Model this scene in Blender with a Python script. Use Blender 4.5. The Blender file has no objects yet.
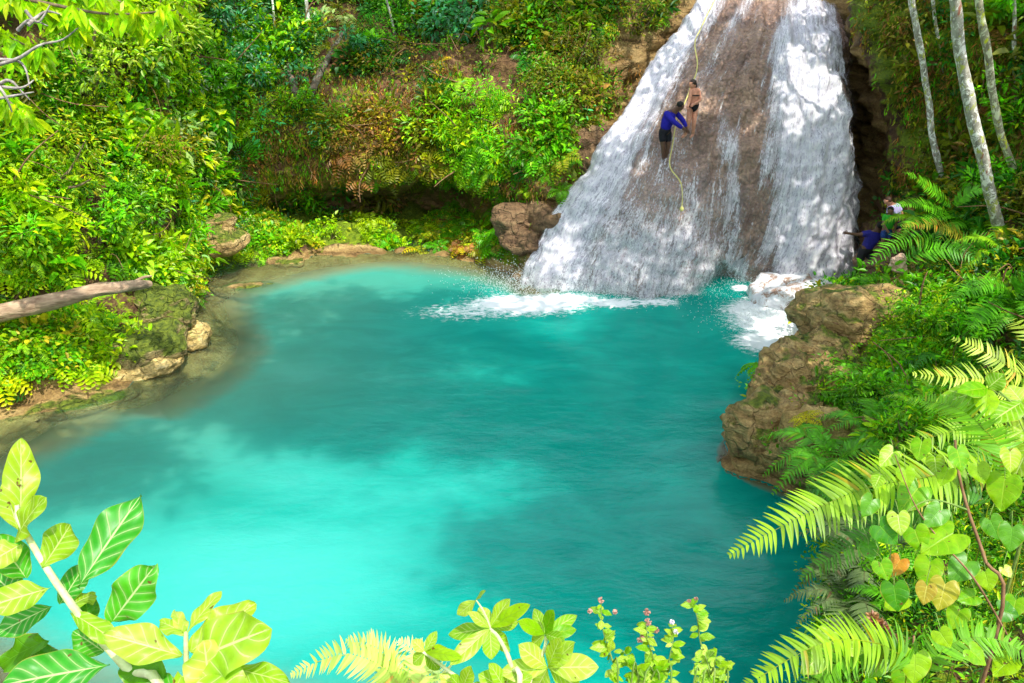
SKY_STRENGTH = 0.5; SUN_STRENGTH = 5.0
import bpy, bmesh, math, random
import numpy as np
from mathutils import Vector, Matrix, Euler
from mathutils.bvhtree import BVHTree
R = math.radians
rng = np.random.default_rng(7)
random.seed(7)
scene = bpy.context.scene
COL = scene.collection
# ------------------------------------------------------------------ camera
W_, H_ = 1024, 683
LENS = 28.0
F = LENS / 36 * W_
PITCH = R(25)
CAM = np.array([0.0, 0.0, 9.0])
cd = bpy.data.cameras.new('camera'); cam = bpy.data.objects.new('camera', cd); COL.objects.link(cam)
cam.location = CAM; cam.rotation_euler = (R(90) - PITCH, 0, 0)
cd.lens = LENS; cd.sensor_width = 36; cd.clip_start = 0.05; cd.clip_end = 500
scene.camera = cam
CF = np.array([0, math.cos(PITCH), -math.sin(PITCH)]); CU = np.array([0, math.sin(PITCH), math.cos(PITCH)]); CX = np.array([1.0, 0, 0])
def ray(px, py):
    return CF + CX * ((px - W_ / 2) / F) + CU * ((H_ / 2 - py) / F)
def A(px, py, Y):
    d = ray(px, py); return tuple(CAM + d * (Y / d[1]))
def A0(px, py, z=0.1):
    d = ray(px, py); return tuple(CAM + d * ((z - CAM[2]) / d[2]))
def AD(px, py, dist):
    return Vector(CAM + ray(px, py) * dist)
def project(P):
    Q = P - CAM; dep = Q @ CF
    dep = np.where(dep < 0.05, 0.05, dep)
    return W_ / 2 + F * (Q @ CX) / dep, H_ / 2 - F * (Q @ CU) / dep
# ------------------------------------------------------------------ numpy noise
def _hash(i, j, k, seed):
    h = (i * 374761393 + j * 668265263 + k * 2147483647 + seed * 974634777) & 0xffffffff
    h = ((h ^ (h >> 13)) * 1274126177) & 0xffffffff
    h = (h ^ (h >> 16)) & 0xffffffff
    return h / 4294967295.0
def vnoise(P, seed=0):
    P = np.asarray(P, float); I = np.floor(P).astype(np.int64); f = P - I; f = f * f * (3 - 2 * f)
    r = 0
    for a in (0, 1):
        for b in (0, 1):
            for c in (0, 1):
                w = (f[..., 0] if a else 1 - f[..., 0]) * (f[..., 1] if b else 1 - f[..., 1]) * (f[..., 2] if c else 1 - f[..., 2])
                r = r + w * _hash(I[..., 0] + a, I[..., 1] + b, I[..., 2] + c, seed)
    return r * 2 - 1
def fbm(P, octv=4, seed=0, gain=0.5):
    r = 0; a = 1; P = np.asarray(P, float)
    for o in range(octv):
        r = r + a * vnoise(P * (2 ** o) + 17.3 * o, seed + o); a *= gain
    return r
def sstep(a, b, x):
    t = np.clip((x - a) / (b - a), 0, 1); return t * t * (3 - 2 * t)
# ------------------------------------------------------------------ mesh helpers
def tag(o, label=None, cat=None, group=None, kind=None):
    if label: o['label'] = label
    if cat: o['category'] = cat
    if group: o['group'] = group
    if kind: o['kind'] = kind
    return o
def link(name, me, mat=None, parent=None):
    o = bpy.data.objects.new(name, me); COL.objects.link(o)
    if mat is not None and me is not None and len(me.materials) == 0: me.materials.append(mat)
    if parent is not None: o.parent = parent
    return o
def empty(name, loc, label, cat, group=None, rz=0, scale=1.0):
    o = bpy.data.objects.new(name, None); COL.objects.link(o); o.location = loc; o.rotation_euler = (0, 0, rz)
    o.empty_display_size = 0.2; o.scale = (scale,) * 3
    return tag(o, label, cat, group)
def np_mesh(name, V, faces, smooth=True, attrs=None, uv=None):
    """faces: (n,k) int array, equal sized polygons"""
    V = np.asarray(V, np.float32); faces = np.asarray(faces, np.int32); n, k = faces.shape
    me = bpy.data.meshes.new(name)
    me.vertices.add(len(V)); me.vertices.foreach_set('co', V.ravel())
    me.loops.add(n * k); me.loops.foreach_set('vertex_index', faces.ravel())
    me.polygons.add(n); me.polygons.foreach_set('loop_start', np.arange(0, n * k, k, dtype=np.int32))
    try: me.polygons.foreach_set('loop_total', np.full(n, k, np.int32))
    except Exception: pass
    me.update(calc_edges=True)
    me.polygons.foreach_set('use_smooth', np.full(n, smooth, dtype=bool))
    if attrs:
        for nm, arr in attrs.items():
            arr = np.asarray(arr, np.float32)
            if arr.ndim == 1:
                a = me.attributes.new(nm, 'FLOAT', 'POINT'); a.data.foreach_set('value', arr)
            else:
                if arr.shape[1] == 3: arr = np.concatenate([arr, np.ones((len(arr), 1), np.float32)], 1)
                a = me.attributes.new(nm, 'FLOAT_COLOR', 'POINT'); a.data.foreach_set('color', arr.ravel())
    if uv is not None:
        l = me.uv_layers.new(name='UVMap'); l.data.foreach_set('uv', np.asarray(uv, np.float32)[faces.ravel()].ravel())
    me.validate()
    return me
def grid_faces(n, m):
    i = np.arange(n - 1)[:, None] * m + np.arange(m - 1)[None, :]
    return np.stack([i, i + 1, i + m + 1, i + m], -1).reshape(-1, 4)
def cr(pts, n):
    """Catmull-Rom along axis 0, n samples"""
    pts = np.asarray(pts, float); k = len(pts)
    t = np.linspace(0, k - 1 - 1e-9, n); i = t.astype(int); f = (t - i)
    f = f.reshape((-1,) + (1,) * (pts.ndim - 1))
    g = lambda j: pts[np.clip(j, 0, k - 1)]
    p0, p1, p2, p3 = g(i - 1), g(i), g(i + 1), g(i + 2)
    return 0.5 * (2 * p1 + (p2 - p0) * f + (2 * p0 - 5 * p1 + 4 * p2 - p3) * f * f + (3 * p1 - p0 - 3 * p2 + p3) * f ** 3)
def net_normals(G):
    du = np.gradient(G, axis=0); dv = np.gradient(G, axis=1)
    N = np.cross(du, dv); N /= np.linalg.norm(N, axis=-1, keepdims=True) + 1e-9
    return N
def tube_arrays(path, radii, sides=8, base=0):
    path = np.asarray(path, float); n = len(path); radii = np.broadcast_to(np.asarray(radii, float), (n,))
    T = np.gradient(path, axis=0); T /= np.linalg.norm(T, axis=1, keepdims=True) + 1e-9
    ref = np.array([0.31, 0.2, 0.93]) if abs(T[0][2]) < 0.9 else np.array([1.0, 0.1, 0])
    V = []
    for i in range(n):
        a = np.cross(T[i], ref); a /= np.linalg.norm(a) + 1e-9; b = np.cross(T[i], a)
        th = np.arange(sides) * 2 * math.pi / sides
        V.append(path[i] + radii[i] * (np.cos(th)[:, None] * a + np.sin(th)[:, None] * b))
    V = np.concatenate(V)
    Fc = []
    for i in range(n - 1):
        for s in range(sides):
            Fc.append((base + i * sides + s, base + i * sides + (s + 1) % sides, base + (i + 1) * sides + (s + 1) % sides, base + (i + 1) * sides + s))
    return V, Fc
def tubes_mesh(name, items, sides=8):
    V = []; Fc = []; b = 0
    for path, rad in items:
        v, f = tube_arrays(path, rad, sides, b); V.append(v); Fc += f; b += len(v)
    V = np.concatenate(V)
    return np_mesh(name, V, Fc)
def unit(a): return a / (np.linalg.norm(a, axis=-1, keepdims=True) + 1e-9)
class Fol:
    """collects leaves; every leaf is a creased six point blade"""
    def __init__(s): s.r = []
    def add(s, P, D, N, L, Wd, C, droop=0.15):
        P = np.asarray(P, float); n = len(P)
        L = np.broadcast_to(np.asarray(L, float), (n,)); Wd = np.broadcast_to(np.asarray(Wd, float), (n,))
        C = np.broadcast_to(np.asarray(C, float), (n, 3)); droop = np.broadcast_to(np.asarray(droop, float), (n,))
        s.r.append((P, np.broadcast_to(D, (n, 3)), np.broadcast_to(N, (n, 3)), L, Wd, C, droop))
    def mesh(s, name):
        P, D, N, L, Wd, C, dr = [np.concatenate(x) for x in zip(*s.r)]
        D = unit(D); S = unit(np.cross(D, N)); N = unit(np.cross(S, D)); n = len(P)
        L = L[:, None]; Wd = Wd[:, None]; dr = dr[:, None]
        up = N * Wd * 0.16
        m1 = P + D * L * 0.28; m2 = P + D * L * 0.66 - N * L * dr * 0.35
        tip = P + D * L - N * L * dr
        V = np.stack([P, m1 - S * Wd * 0.45 + up, m2 - S * Wd * 0.42 + up, tip, m2 + S * Wd * 0.42 + up, m1 + S * Wd * 0.45 + up], 1).reshape(-1, 3)
        b = np.arange(n)[:, None] * 6
        Fc = np.concatenate([b + np.array([[0, 3, 2, 1]]), b + np.array([[0, 5, 4, 3]])], 0)
        return np_mesh(name, V, Fc, smooth=False, attrs={'tint': np.repeat(C, 6, 0)})
def rand_unit(n, r=rng):
    v = r.normal(size=(n, 3)); return unit(v)
def vary(C, n, amt=0.25, hue=0.12, r=rng):
    C = np.asarray(C, float); C = np.broadcast_to(C, (n, 3)).copy()
    C *= np.exp(r.normal(0, amt, (n, 1))); C *= np.exp(r.normal(0, hue, (n, 3)) * np.array([1.4, .5, 1.0]))
    return np.clip(C, 0.001, 0.9)
# ------------------------------------------------------------------ node helpers
def new_mat(name):
    m = bpy.data.materials.new(name); m.use_nodes = True; nt = m.node_tree; nt.nodes.clear()
    out = nt.nodes.new('ShaderNodeOutputMaterial'); return m, nt, out
def N(nt, typ, **kw):
    n = nt.nodes.new(typ)
    for k, v in kw.items():
        if k in n.inputs.keys(): n.inputs[k].default_value = v
        else: setattr(n, k, v)
    return n
def L(nt, a, b): nt.links.new(a, b)
def noise(nt, vec, scale, detail=4, rough=0.55, dist=0.0):
    n = N(nt, 'ShaderNodeTexNoise'); n.inputs['Scale'].default_value = scale; n.inputs['Detail'].default_value = detail
    n.inputs['Roughness'].default_value = rough; n.inputs['Distortion'].default_value = dist
    if vec is not None: L(nt, vec, n.inputs['Vector'])
    return n.outputs['Fac']
def ramp(nt, fac, stops, interp='LINEAR'):
    r = N(nt, 'ShaderNodeValToRGB'); cr_ = r.color_ramp; cr_.interpolation = interp
    while len(cr_.elements) > 1: cr_.elements.remove(cr_.elements[0])
    cr_.elements[0].position = stops[0][0]; cr_.elements[0].color = (*stops[0][1], 1)
    for p, c in stops[1:]:
        e = cr_.elements.new(p); e.color = (*c, 1)
    L(nt, fac, r.inputs['Fac']); return r.outputs['Color']
def mixc(nt, fac, a, b, mode='MIX'):
    m = N(nt, 'ShaderNodeMix', data_type='RGBA', blend_type=mode)
    for s, v in ((m.inputs[0], fac), (m.inputs[6], a), (m.inputs[7], b)):
        if isinstance(v, (int, float)): s.default_value = v
        elif isinstance(v, tuple): s.default_value = (*v, 1) if len(v) == 3 else v
        else: L(nt, v, s)
    return m.outputs[2]
def mth(nt, op, a, b=None, c=None, clamp=False):
    m = N(nt, 'ShaderNodeMath', operation=op, use_clamp=clamp)
    for s, v in zip(m.inputs, (a, b, c)):
        if v is None: continue
        if isinstance(v, (int, float)): s.default_value = v
        else: L(nt, v, s)
    return m.outputs[0]
def mrange(nt, v, a, b, c=0.0, d=1.0, smooth=True):
    m = N(nt, 'ShaderNodeMapRange', interpolation_type='SMOOTHSTEP' if smooth else 'LINEAR')
    L(nt, v, m.inputs['Value'])
    for k, x in zip(('From Min', 'From Max', 'To Min', 'To Max'), (a, b, c, d)): m.inputs[k].default_value = x
    return m.outputs['Result']
def bump(nt, h, strength, dist, normal=None):
    b = N(nt, 'ShaderNodeBump'); b.inputs['Strength'].default_value = strength; b.inputs['Distance'].default_value = dist
    L(nt, h, b.inputs['Height'])
    if normal is not None: L(nt, normal, b.inputs['Normal'])
    return b.outputs['Normal']
def attr(nt, name, out='Color'):
    return N(nt, 'ShaderNodeAttribute', attribute_name=name).outputs[out]
def objco(nt): return N(nt, 'ShaderNodeTexCoord').outputs['Object']
def mapping(nt, vec, scale=(1, 1, 1), rot=(0, 0, 0), loc=(0, 0, 0)):
    m = N(nt, 'ShaderNodeMapping'); m.inputs['Scale'].default_value = scale; m.inputs['Rotation'].default_value = rot; m.inputs['Location'].default_value = loc
    L(nt, vec, m.inputs['Vector']); return m.outputs['Vector']
def leaf_shader(nt, color, rough=0.42, trans=0.38, normal=None, spec=0.45):
    p = N(nt, 'ShaderNodeBsdfPrincipled'); L(nt, color, p.inputs['Base Color']); p.inputs['Roughness'].default_value = rough
    p.inputs['Specular IOR Level'].default_value = spec
    t = N(nt, 'ShaderNodeBsdfTranslucent')
    tc = mixc(nt, 1.0, color, (1.25, 1.35, 0.5), 'MULTIPLY'); L(nt, tc, t.inputs['Color'])
    if normal is not None: L(nt, normal, p.inputs['Normal']); L(nt, normal, t.inputs['Normal'])
    m = N(nt, 'ShaderNodeMixShader'); m.inputs[0].default_value = trans
    L(nt, p.outputs[0], m.inputs[1]); L(nt, t.outputs[0], m.inputs[2]); return m.outputs[0]
# --- leaf material driven by the tint attribute
def mat_leaf():
    m, nt, out = new_mat('foliage_leaf')
    c = attr(nt, 'tint'); n = noise(nt, objco(nt), 9, 3)
    c = mixc(nt, 1.0, c, ramp(nt, n, [(0.3, (.65, .7, .7)), (0.7, (1.35, 1.3, 1.2))]), 'MULTIPLY')
    L(nt, leaf_shader(nt, c), out.inputs[0]); return m
M_LEAF = mat_leaf()
def simple_mat(name, c1, c2, scale=8, rough=0.8, bs=0.3, bd=0.02, detail=5, vec_scale=(1, 1, 1), spec=0.3):
    m, nt, out = new_mat(name); v = mapping(nt, objco(nt), vec_scale)
    n = noise(nt, v, scale, detail); c = ramp(nt, n, [(0.32, c1), (0.68, c2)])
    p = N(nt, 'ShaderNodeBsdfPrincipled', Roughness=rough); p.inputs['Specular IOR Level'].default_value = spec
    L(nt, c, p.inputs['Base Color']); L(nt, bump(nt, n, bs, bd), p.inputs['Normal']); L(nt, p.outputs[0], out.inputs[0]); return m
M_STEM = simple_mat('green_stem', (.10, .22, .03), (.22, .30, .06), 20, .6)
M_WOODSTEM = simple_mat('woody_stem', (.10, .07, .04), (.26, .19, .11), 14, .85)
M_DEADTWIG = simple_mat('dead_twig', (.22, .19, .17), (.55, .5, .45), 12, .85)
M_VINE = simple_mat('dry_vine', (.14, .07, .03), (.34, .20, .10), 14, .85)
# --- bark with lichen for the slender trees
def mat_bark(name, base1, base2, lichen, yel):
    m, nt, out = new_mat(name); o = objco(nt)
    v = mapping(nt, o, (1, 1, .35))
    n1 = noise(nt, v, 8, 6, .7, .6); n2 = noise(nt, mapping(nt, o, (1, 1, .75), loc=(5, 2, 1)), 6.5, 6, .7, 1)
    n3 = noise(nt, mapping(nt, o, (1, 1, .7), loc=(1, 9, 4)), 7, 5, .65)
    c = ramp(nt, n1, [(0.3, base1), (0.6, base2)])
    c = mixc(nt, mrange(nt, n2, .50, .56), c, lichen)
    c = mixc(nt, mrange(nt, n3, .56, .62), c, yel)
    c = mixc(nt, mrange(nt, noise(nt, mapping(nt, o, (1, 1, .6), loc=(7, 7, 7)), 4.5, 3), .64, .72), c, (.30, .13, .08))
    p = N(nt, 'ShaderNodeBsdfPrincipled', Roughness=.85); L(nt, c, p.inputs['Base Color'])
    L(nt, bump(nt, mth(nt, 'ADD', n1, n3), .6, .03), p.inputs['Normal']); L(nt, p.outputs[0], out.inputs[0]); return m
M_BARK = mat_bark('lichen_bark', (.10, .09, .06), (.48, .46, .38), (.88, .88, .80), (.42, .46, .08))
M_DARKBARK = mat_bark('dark_bark', (.05, .035, .02), (.14, .1, .07), (.2, .2, .15), (.08, .10, .02))
# --- bank ground: soil, litter, moss and bare rock by attributes
def mat_bank():
    m, nt, out = new_mat('bank_ground'); o = objco(nt)
    nA = noise(nt, o, .9, 6, .6); nB = noise(nt, o, 4.5, 6, .62); nC = noise(nt, o, 19, 5, .6)
    strat = noise(nt, mapping(nt, o, (.5, .5, 3.2), loc=(3, 1, 7)), 1.6, 5, .6, .8)
    soil = ramp(nt, nB, [(0.28, (.05, .026, .012)), (0.5, (.15, .08, .035)), (0.72, (.32, .19, .08))])
    rock = ramp(nt, strat, [(0.28, (.13, .07, .025)), (0.45, (.42, .27, .10)), (0.62, (.62, .45, .19)), (0.78, (.34, .20, .07))])
    rock = mixc(nt, 1.0, rock, ramp(nt, nC, [(0.3, (.6, .58, .55)), (0.7, (1.25, 1.22, 1.15))]), 'MULTIPLY')
    crack = N(nt, 'ShaderNodeTexVoronoi', feature='DISTANCE_TO_EDGE'); crack.inputs['Scale'].default_value = 1.5
    L(nt, mixc(nt, .25, mapping(nt, o, (1, 1, 1.8)), N_color(nt, o, 3.0)), crack.inputs['Vector'])
    cr_f = mrange(nt, crack.outputs['Distance'], .0, .05, 1, 0)
    rock = mixc(nt, mth(nt, 'MULTIPLY', cr_f, .18), rock, (.05, .03, .018))
    moss = ramp(nt, mth(nt, 'ADD', mth(nt, 'MULTIPLY', nB, .6), mth(nt, 'MULTIPLY', nC, .4)), [(0.3, (.04, .08, .004)), (0.5, (.15, .23, .008)), (0.7, (.36, .42, .012))])
    rk = attr(nt, 'rock', 'Fac'); ms = attr(nt, 'moss', 'Fac')
    c = mixc(nt, mrange(nt, mth(nt, 'ADD', rk, mth(nt, 'MULTIPLY', mth(nt, 'SUBTRACT', nA, .5), 1.1)), .38, .62), soil, rock)
    c = mixc(nt, mrange(nt, mth(nt, 'ADD', ms, mth(nt, 'MULTIPLY', mth(nt, 'SUBTRACT', nB, .5), 1.7)), .4, .62), c, moss)
    wet = attr(nt, 'wet', 'Fac')
    c = mixc(nt, wet, c, mixc(nt, 1.0, c, (.42, .38, .34), 'MULTIPLY'))
    p = N(nt, 'ShaderNodeBsdfPrincipled'); L(nt, c, p.inputs['Base Color'])
    L(nt, mth(nt, 'SUBTRACT', .92, mth(nt, 'MULTIPLY', wet, .5)), p.inputs['Roughness']); p.inputs['Specular IOR Level'].default_value = .35
    h = mth(nt, 'ADD', mth(nt, 'MULTIPLY', nB, .7), mth(nt, 'ADD', mth(nt, 'MULTIPLY', nC, .3), mth(nt, 'MULTIPLY', cr_f, -.12)))
    L(nt, bump(nt, h, .9, .16), p.inputs['Normal']); L(nt, p.outputs[0], out.inputs[0]); return m
def N_color(nt, vec, scale):
    n = N(nt, 'ShaderNodeTexNoise'); n.inputs['Scale'].default_value = scale; L(nt, vec, n.inputs['Vector']); return n.outputs['Color']
M_BANK = mat_bank()
def mat_boulder(name, a, b, c3, mosslv):
    m, nt, out = new_mat(name); o = objco(nt)
    nA = noise(nt, o, 1.5, 6, .6); nC = noise(nt, o, 9, 5, .6)
    strat = noise(nt, mapping(nt, o, (.6, .6, 3)), 2.2, 6, .65, .7)
    c = ramp(nt, strat, [(0.3, a), (0.5, b), (0.72, c3)])
    c = mixc(nt, 1.0, c, ramp(nt, nC, [(0.3, (.6, .6, .58)), (0.7, (1.2, 1.2, 1.15))]), 'MULTIPLY')
    g = N(nt, 'ShaderNodeNewGeometry'); sx = N(nt, 'ShaderNodeSeparateXYZ'); L(nt, g.outputs['Normal'], sx.inputs[0])
    f = mth(nt, 'ADD', mth(nt, 'MULTIPLY', sx.outputs['Z'], .35), mth(nt, 'MULTIPLY', nA, 1.2))
    mo = ramp(nt, nC, [(0.3, (.03, .06, .004)), (0.7, (.22, .27, .015))])
    c = mixc(nt, mrange(nt, f, mosslv, mosslv + .15), c, mo)
    p = N(nt, 'ShaderNodeBsdfPrincipled', Roughness=.75); L(nt, c, p.inputs['Base Color'])
    vr = N(nt, 'ShaderNodeTexVoronoi', feature='DISTANCE_TO_EDGE'); vr.inputs['Scale'].default_value = 2.6; L(nt, mixc(nt, .3, o, N_color(nt, o, 3.0)), vr.inputs['Vector'])
    L(nt, bump(nt, mth(nt, 'ADD', mth(nt, 'ADD', strat, mth(nt, 'MULTIPLY', nC, .9)), mth(nt, 'MULTIPLY', mrange(nt, vr.outputs['Distance'], 0, .06, -1, 0), .5)), 1.0, .12), p.inputs['Normal']); L(nt, p.outputs[0], out.inputs[0]); return m
M_BOULDER = mat_boulder('boulder_rock', (.16, .085, .03), (.50, .32, .12), (.68, .50, .22), .84)
M_MOSSROCK = mat_boulder('mossy_rock', (.16, .11, .05), (.42, .32, .12), (.6, .5, .25), .62)
M_DARKROCK = mat_boulder('dark_rock', (.07, .035, .015), (.22, .125, .06), (.34, .22, .11), 1.3)
M_SUNROCK = mat_boulder('sunlit_rock', (.40, .24, .07), (.75, .55, .20), (.85, .72, .40), .95)  # paler rock: sunlight put into the base colour
M_WETROCK = mat_boulder('wet_rock', (.10, .05, .03), (.30, .17, .10), (.42, .27, .17), 1.4)
# ------------------------------------------------------------------ the bank (one swept sheet)
ST = [
 [(0,9.5,-2.6),(0,6.8,-.35),(0,6.3,.1),(0,5,1.5),(0,4,2.7),(0,3,4.0),(0,1.9,5.6),(0,.9,7.0),(0,-1.5,7.4),(0,-14,9)],
 [(-4.5,9.6,-2.6),(-6,7.4,-.35),(-6.4,6.8,.1),(-7,5.5,1.5),(-7.4,4.5,2.7),(-7.8,3.6,4.0),(-8.4,2.4,5.7),(-9,1.2,7.0),(-11,-3,9),(-18,-14,12)],
 [(-8.5,11,-2.6),(-11,10.6,-.35),(-11.8,10.4,.1),(-12.8,10,1.4),(-13.5,9.6,2.6),(-14.2,9.2,4),(-15,8.8,6),(-16,8.5,8),(-19,7,12),(-30,0,15)],
 [(-8,14.5,-2.6),(-9.0,15.0,-.95),A0(0,412),A(0,350,16.3),A(0,300,16.9),A(0,250,17.4),A(0,150,18.2),A(0,0,19.3),(-15,20,12),(-28,24,17)],
 [(-6.6,15.2,-2.6),(-7.5,15.6,-.95),A0(100,385),A(100,348,17.3),A(100,300,18.3),A(100,250,19.3),A(100,120,21.5),A(100,0,23),(-13,25,13),(-24,33,18)],
 [(-5.6,18,-2.6),(-6.6,18.6,-.95),A0(195,342),A(175,310,19.8),A(165,285,20.6),A(165,240,21.8),A(170,120,24),A(180,0,26),(-11,28.5,13),(-20,38,18)],
 [(-6.6,22,-2.6),(-7.9,21.9,-.95),A0(198,285),A(205,262,24.2),A(205,235,25),A(205,200,26),A(215,110,27.5),A(230,0,29.5),(-9,33,14),(-14,43,18)],
 [(-6.2,23,-2.6),(-7.0,23.8,-.95),A0(270,262),A(265,236,27),A(265,202,29.4),A(265,176,27.5),A(275,90,28.6),A(290,0,31.5),(-8,36,14),(-10,46,18)],
 [(-4.3,23.5,-2.6),(-4.4,25.3,-.95),A0(380,251),A(380,226,28),A(385,203,31.0),A(385,172,27.4),A(385,95,28.4),A(385,0,32),(-5,37,14),(-5,46,18)],
 [(-1.8,23,-2.6),(-1.6,25.3,-.35),A0(470,256),A(460,231,27.4),A(455,204,30.4),A(455,166,26.8),A(455,90,27.6),A(460,0,31.5),(-2,36,14),(-1,46,18)],
 [(-.6,22,-2.6),(-.3,24.4,-.35),A0(505,270),A(508,240,25.6),A(515,212,26.2),A(520,192,25.0),A(520,100,26.2),A(540,0,29.5),(1,35,14),(3,46,18)],
 [(.8,21.5,-2.6),(.8,22.9,-.35),(.7,23.6,.1),A(545,240,24.3),A(560,205,24.9),A(572,170,25.2),A(610,90,26.8),A(655,0,29),(5,34,13),(7,46,17)],
 [(4,24,-2.6),(4,25,-.35),(4,25.5,.1),(4.5,26,1.5),(5,26.5,3),(5.5,27,4.5),(6.5,28.5,6.4),(7.5,30,7.4),(9,34,8.6),(11,46,11)],
 [(9.3,23.5,-2.6),(10.2,24.5,-.35),(10.6,25,.1),(11.0,26.8,1.5),(11.4,28.4,3),(11.6,28.8,4.8),(11.6,28.0,6.5),(11.6,27.5,8.2),(13,32,13),(16,46,17)],
 [(9.2,21.9,-2.6),(9.9,22.4,-.35),(10.3,22.6,.5),(11.0,23.2,1.4),A(888,185,24.6),A(882,120,24.2),A(866,50,24.6),A(852,0,25.8),(13,28,13),(20,40,18)],
 [(6.5,19,-2.6),(7.5,19.6,-.35),(7.9,19.8,.1),(9.2,20.6,.6),(11,21.8,1.3),A(950,170,22.5),A(955,80,22.9),A(955,0,23.7),(17,25.5,13),(26,33,18)],
 [(4.4,16.8,-2.6),(5.7,17.1,-.9),(6.3,17.3,.1),A(800,332,18.0),A(860,290,19),A(930,265,19.5),A(1000,205,20),(15,20,8),(19,21,13),(30,24,18)],
 [(2.4,14.8,-2.6),(4,14.9,-1.3),A0(733,430),A(745,400,15.2),A(790,365,15.6),A(880,340,16),A(1000,290,16.5),(14,17,6.5),(19,17,11),(31,17,16)],
 [(2.6,12.6,-2.6),(3.8,13,-1.3),A0(725,466),A(735,440,13.4),A(790,410,13.4),A(880,400,13.6),A(1000,370,13.5),(13,13,5.5),(18,12,10),(31,10,15)],
 [(3.3,11,-2.6),(5.3,11.3,-.5),(5.6,11.7,.1),A(830,485,10.9),A(870,465,10.4),A(930,455,10),A(1010,430,10),(11.5,9.5,5.0),(17,8,9),(30,5,14)],
 [(2.7,8.8,-2.6),(4.8,9,-.5),(5.2,9,.1),A(850,600,7.1),A(890,585,6.4),A(950,570,6.0),(5.4,5.5,4.6),(8,5,6.0),(14,3,8),(26,-3,12)],
 [(1.6,8,-2.6),(3.2,6.8,-.5),(3.5,6.3,.1),(2.7,5.4,1.5),(2.7,4.6,2.6),(2.7,3.7,3.9),(2.5,2.4,5.8),(3.6,1.2,6.9),(8,-2,8),(18,-12,10)],
 [(0,9.5,-2.6),(0,6.8,-.35),(0,6.3,.1),(0,5,1.5),(0,4,2.7),(0,3,4.0),(0,1.9,5.6),(0,.9,7.0),(0,-1.5,7.4),(0,-14,9)],
]
NS, NT = 640, 230
net = np.array(ST, float)
G = cr(net, NS)
G = np.transpose(cr(np.transpose(G, (1, 0, 2)), NT), (1, 0, 2))
SU = np.broadcast_to(np.linspace(0, len(ST) - 1, NS)[:, None], (NS, NT)); TV = np.broadcast_to(np.linspace(0, 9, NT)[None, :], (NS, NT))
Nn = net_normals(G)
if (Nn[:, NT // 2] * (np.array([0, 14, 4]) - G[:, NT // 2])).sum() < 0: Nn = -Nn
amp = sstep(1.2, 2.6, TV) * (0.25 + 0.75 * sstep(2.5, 8, np.linalg.norm(G - CAM, axis=-1)))
d1 = fbm(G * .55, 4, 3) * .42 + fbm(G * np.array([1.5, 1.5, 2.6]), 4, 11) * .20
strata = np.abs(fbm(G * np.array([.6, .6, 2.6]), 3, 31)) * -.28
G = G + Nn * ((d1 + strata) * amp)[..., None]
Nn = net_normals(G)
if (Nn[:, NT // 2] * (np.array([0, 14, 4]) - G[:, NT // 2])).sum() < 0: Nn = -Nn; FLIP = True
else: FLIP = False
PX, PY = project(G)
def box(px, py, x0, x1, y0, y1, s=14):
    return sstep(x0 - s, x0 + s, px) * (1 - sstep(x1 - s, x1 + s, px)) * sstep(y0 - s, y0 + s, py) * (1 - sstep(y1 - s, y1 + s, py))
def seg(a, b, s=.35): return sstep(a - s, a + s, SU) * (1 - sstep(b - s, b + s, SU))
# zone masks, in sweep coordinates (SU = around the pool, TV = up the bank)
rockm = 0.15 + 0 * SU
rockm = np.maximum(rockm, seg(14.6, 19.2) * (1 - sstep(5.0, 6.0, TV)) * .95)
rockm = np.maximum(rockm, seg(10.6, 13.9) * .9)
rockm = np.maximum(rockm, seg(6.5, 10.4) * sstep(3.3, 3.8, TV) * (1 - sstep(4.7, 5.3, TV)) * .7)
rockm = np.maximum(rockm, (1 - sstep(2.0, 2.6, TV)) * .8)
_ex = np.interp(PY, [-60, 0, 40, 90, 150, 220, 290], [715, 686, 655, 614, 572, 530, 505]); rockm = np.maximum(rockm, sstep(-28, -4, PX - _ex) * (SU > 9.5) * (SU < 13) * .9)
mossm = 0.42 + 0 * SU
mossm = np.maximum(mossm, seg(6.0, 10.5) * sstep(2.1, 2.5, TV) * (1 - sstep(3.6, 4.1, TV)) * .95)
mossm = np.where((SU > 10.8) & (SU < 14.0), .2, mossm); mossm = np.maximum(mossm, .0)
mossm = np.maximum(mossm, seg(14.0, 16.2) * sstep(4.4, 5, TV) * .8)
mossm = mossm * (1 - seg(15.6, 18.9) * (1 - sstep(3.6, 5.0, TV)) * .62)
mossm = mossm * (1 - box(PX, PY, 380, 545, 30, 100) * .85) * sstep(1.9, 2.3, TV)
wet_darkm = (1 - sstep(-.05, .35, G[..., 2])) * .6 + seg(10.4, 14.4) * .6 + seg(6.5, 10.4) * sstep(3.3, 3.7, TV) * (1 - sstep(4.75, 5.0, TV)) * .6  # wet waterline and falls; back wall of the undercut darkened too
bank = link('river_bank', np_mesh('river_bank', G.reshape(-1, 3), grid_faces(NS, NT)[:, ::(-1 if FLIP else 1)],
            attrs={'rock': rockm.ravel(), 'moss': mossm.ravel(), 'wet': np.clip(wet_darkm, 0, 1).ravel()}), M_BANK)
tag(bank, 'steep jungle banks of brown soil, moss and rock around the pool', 'ground', kind='structure')
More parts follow.
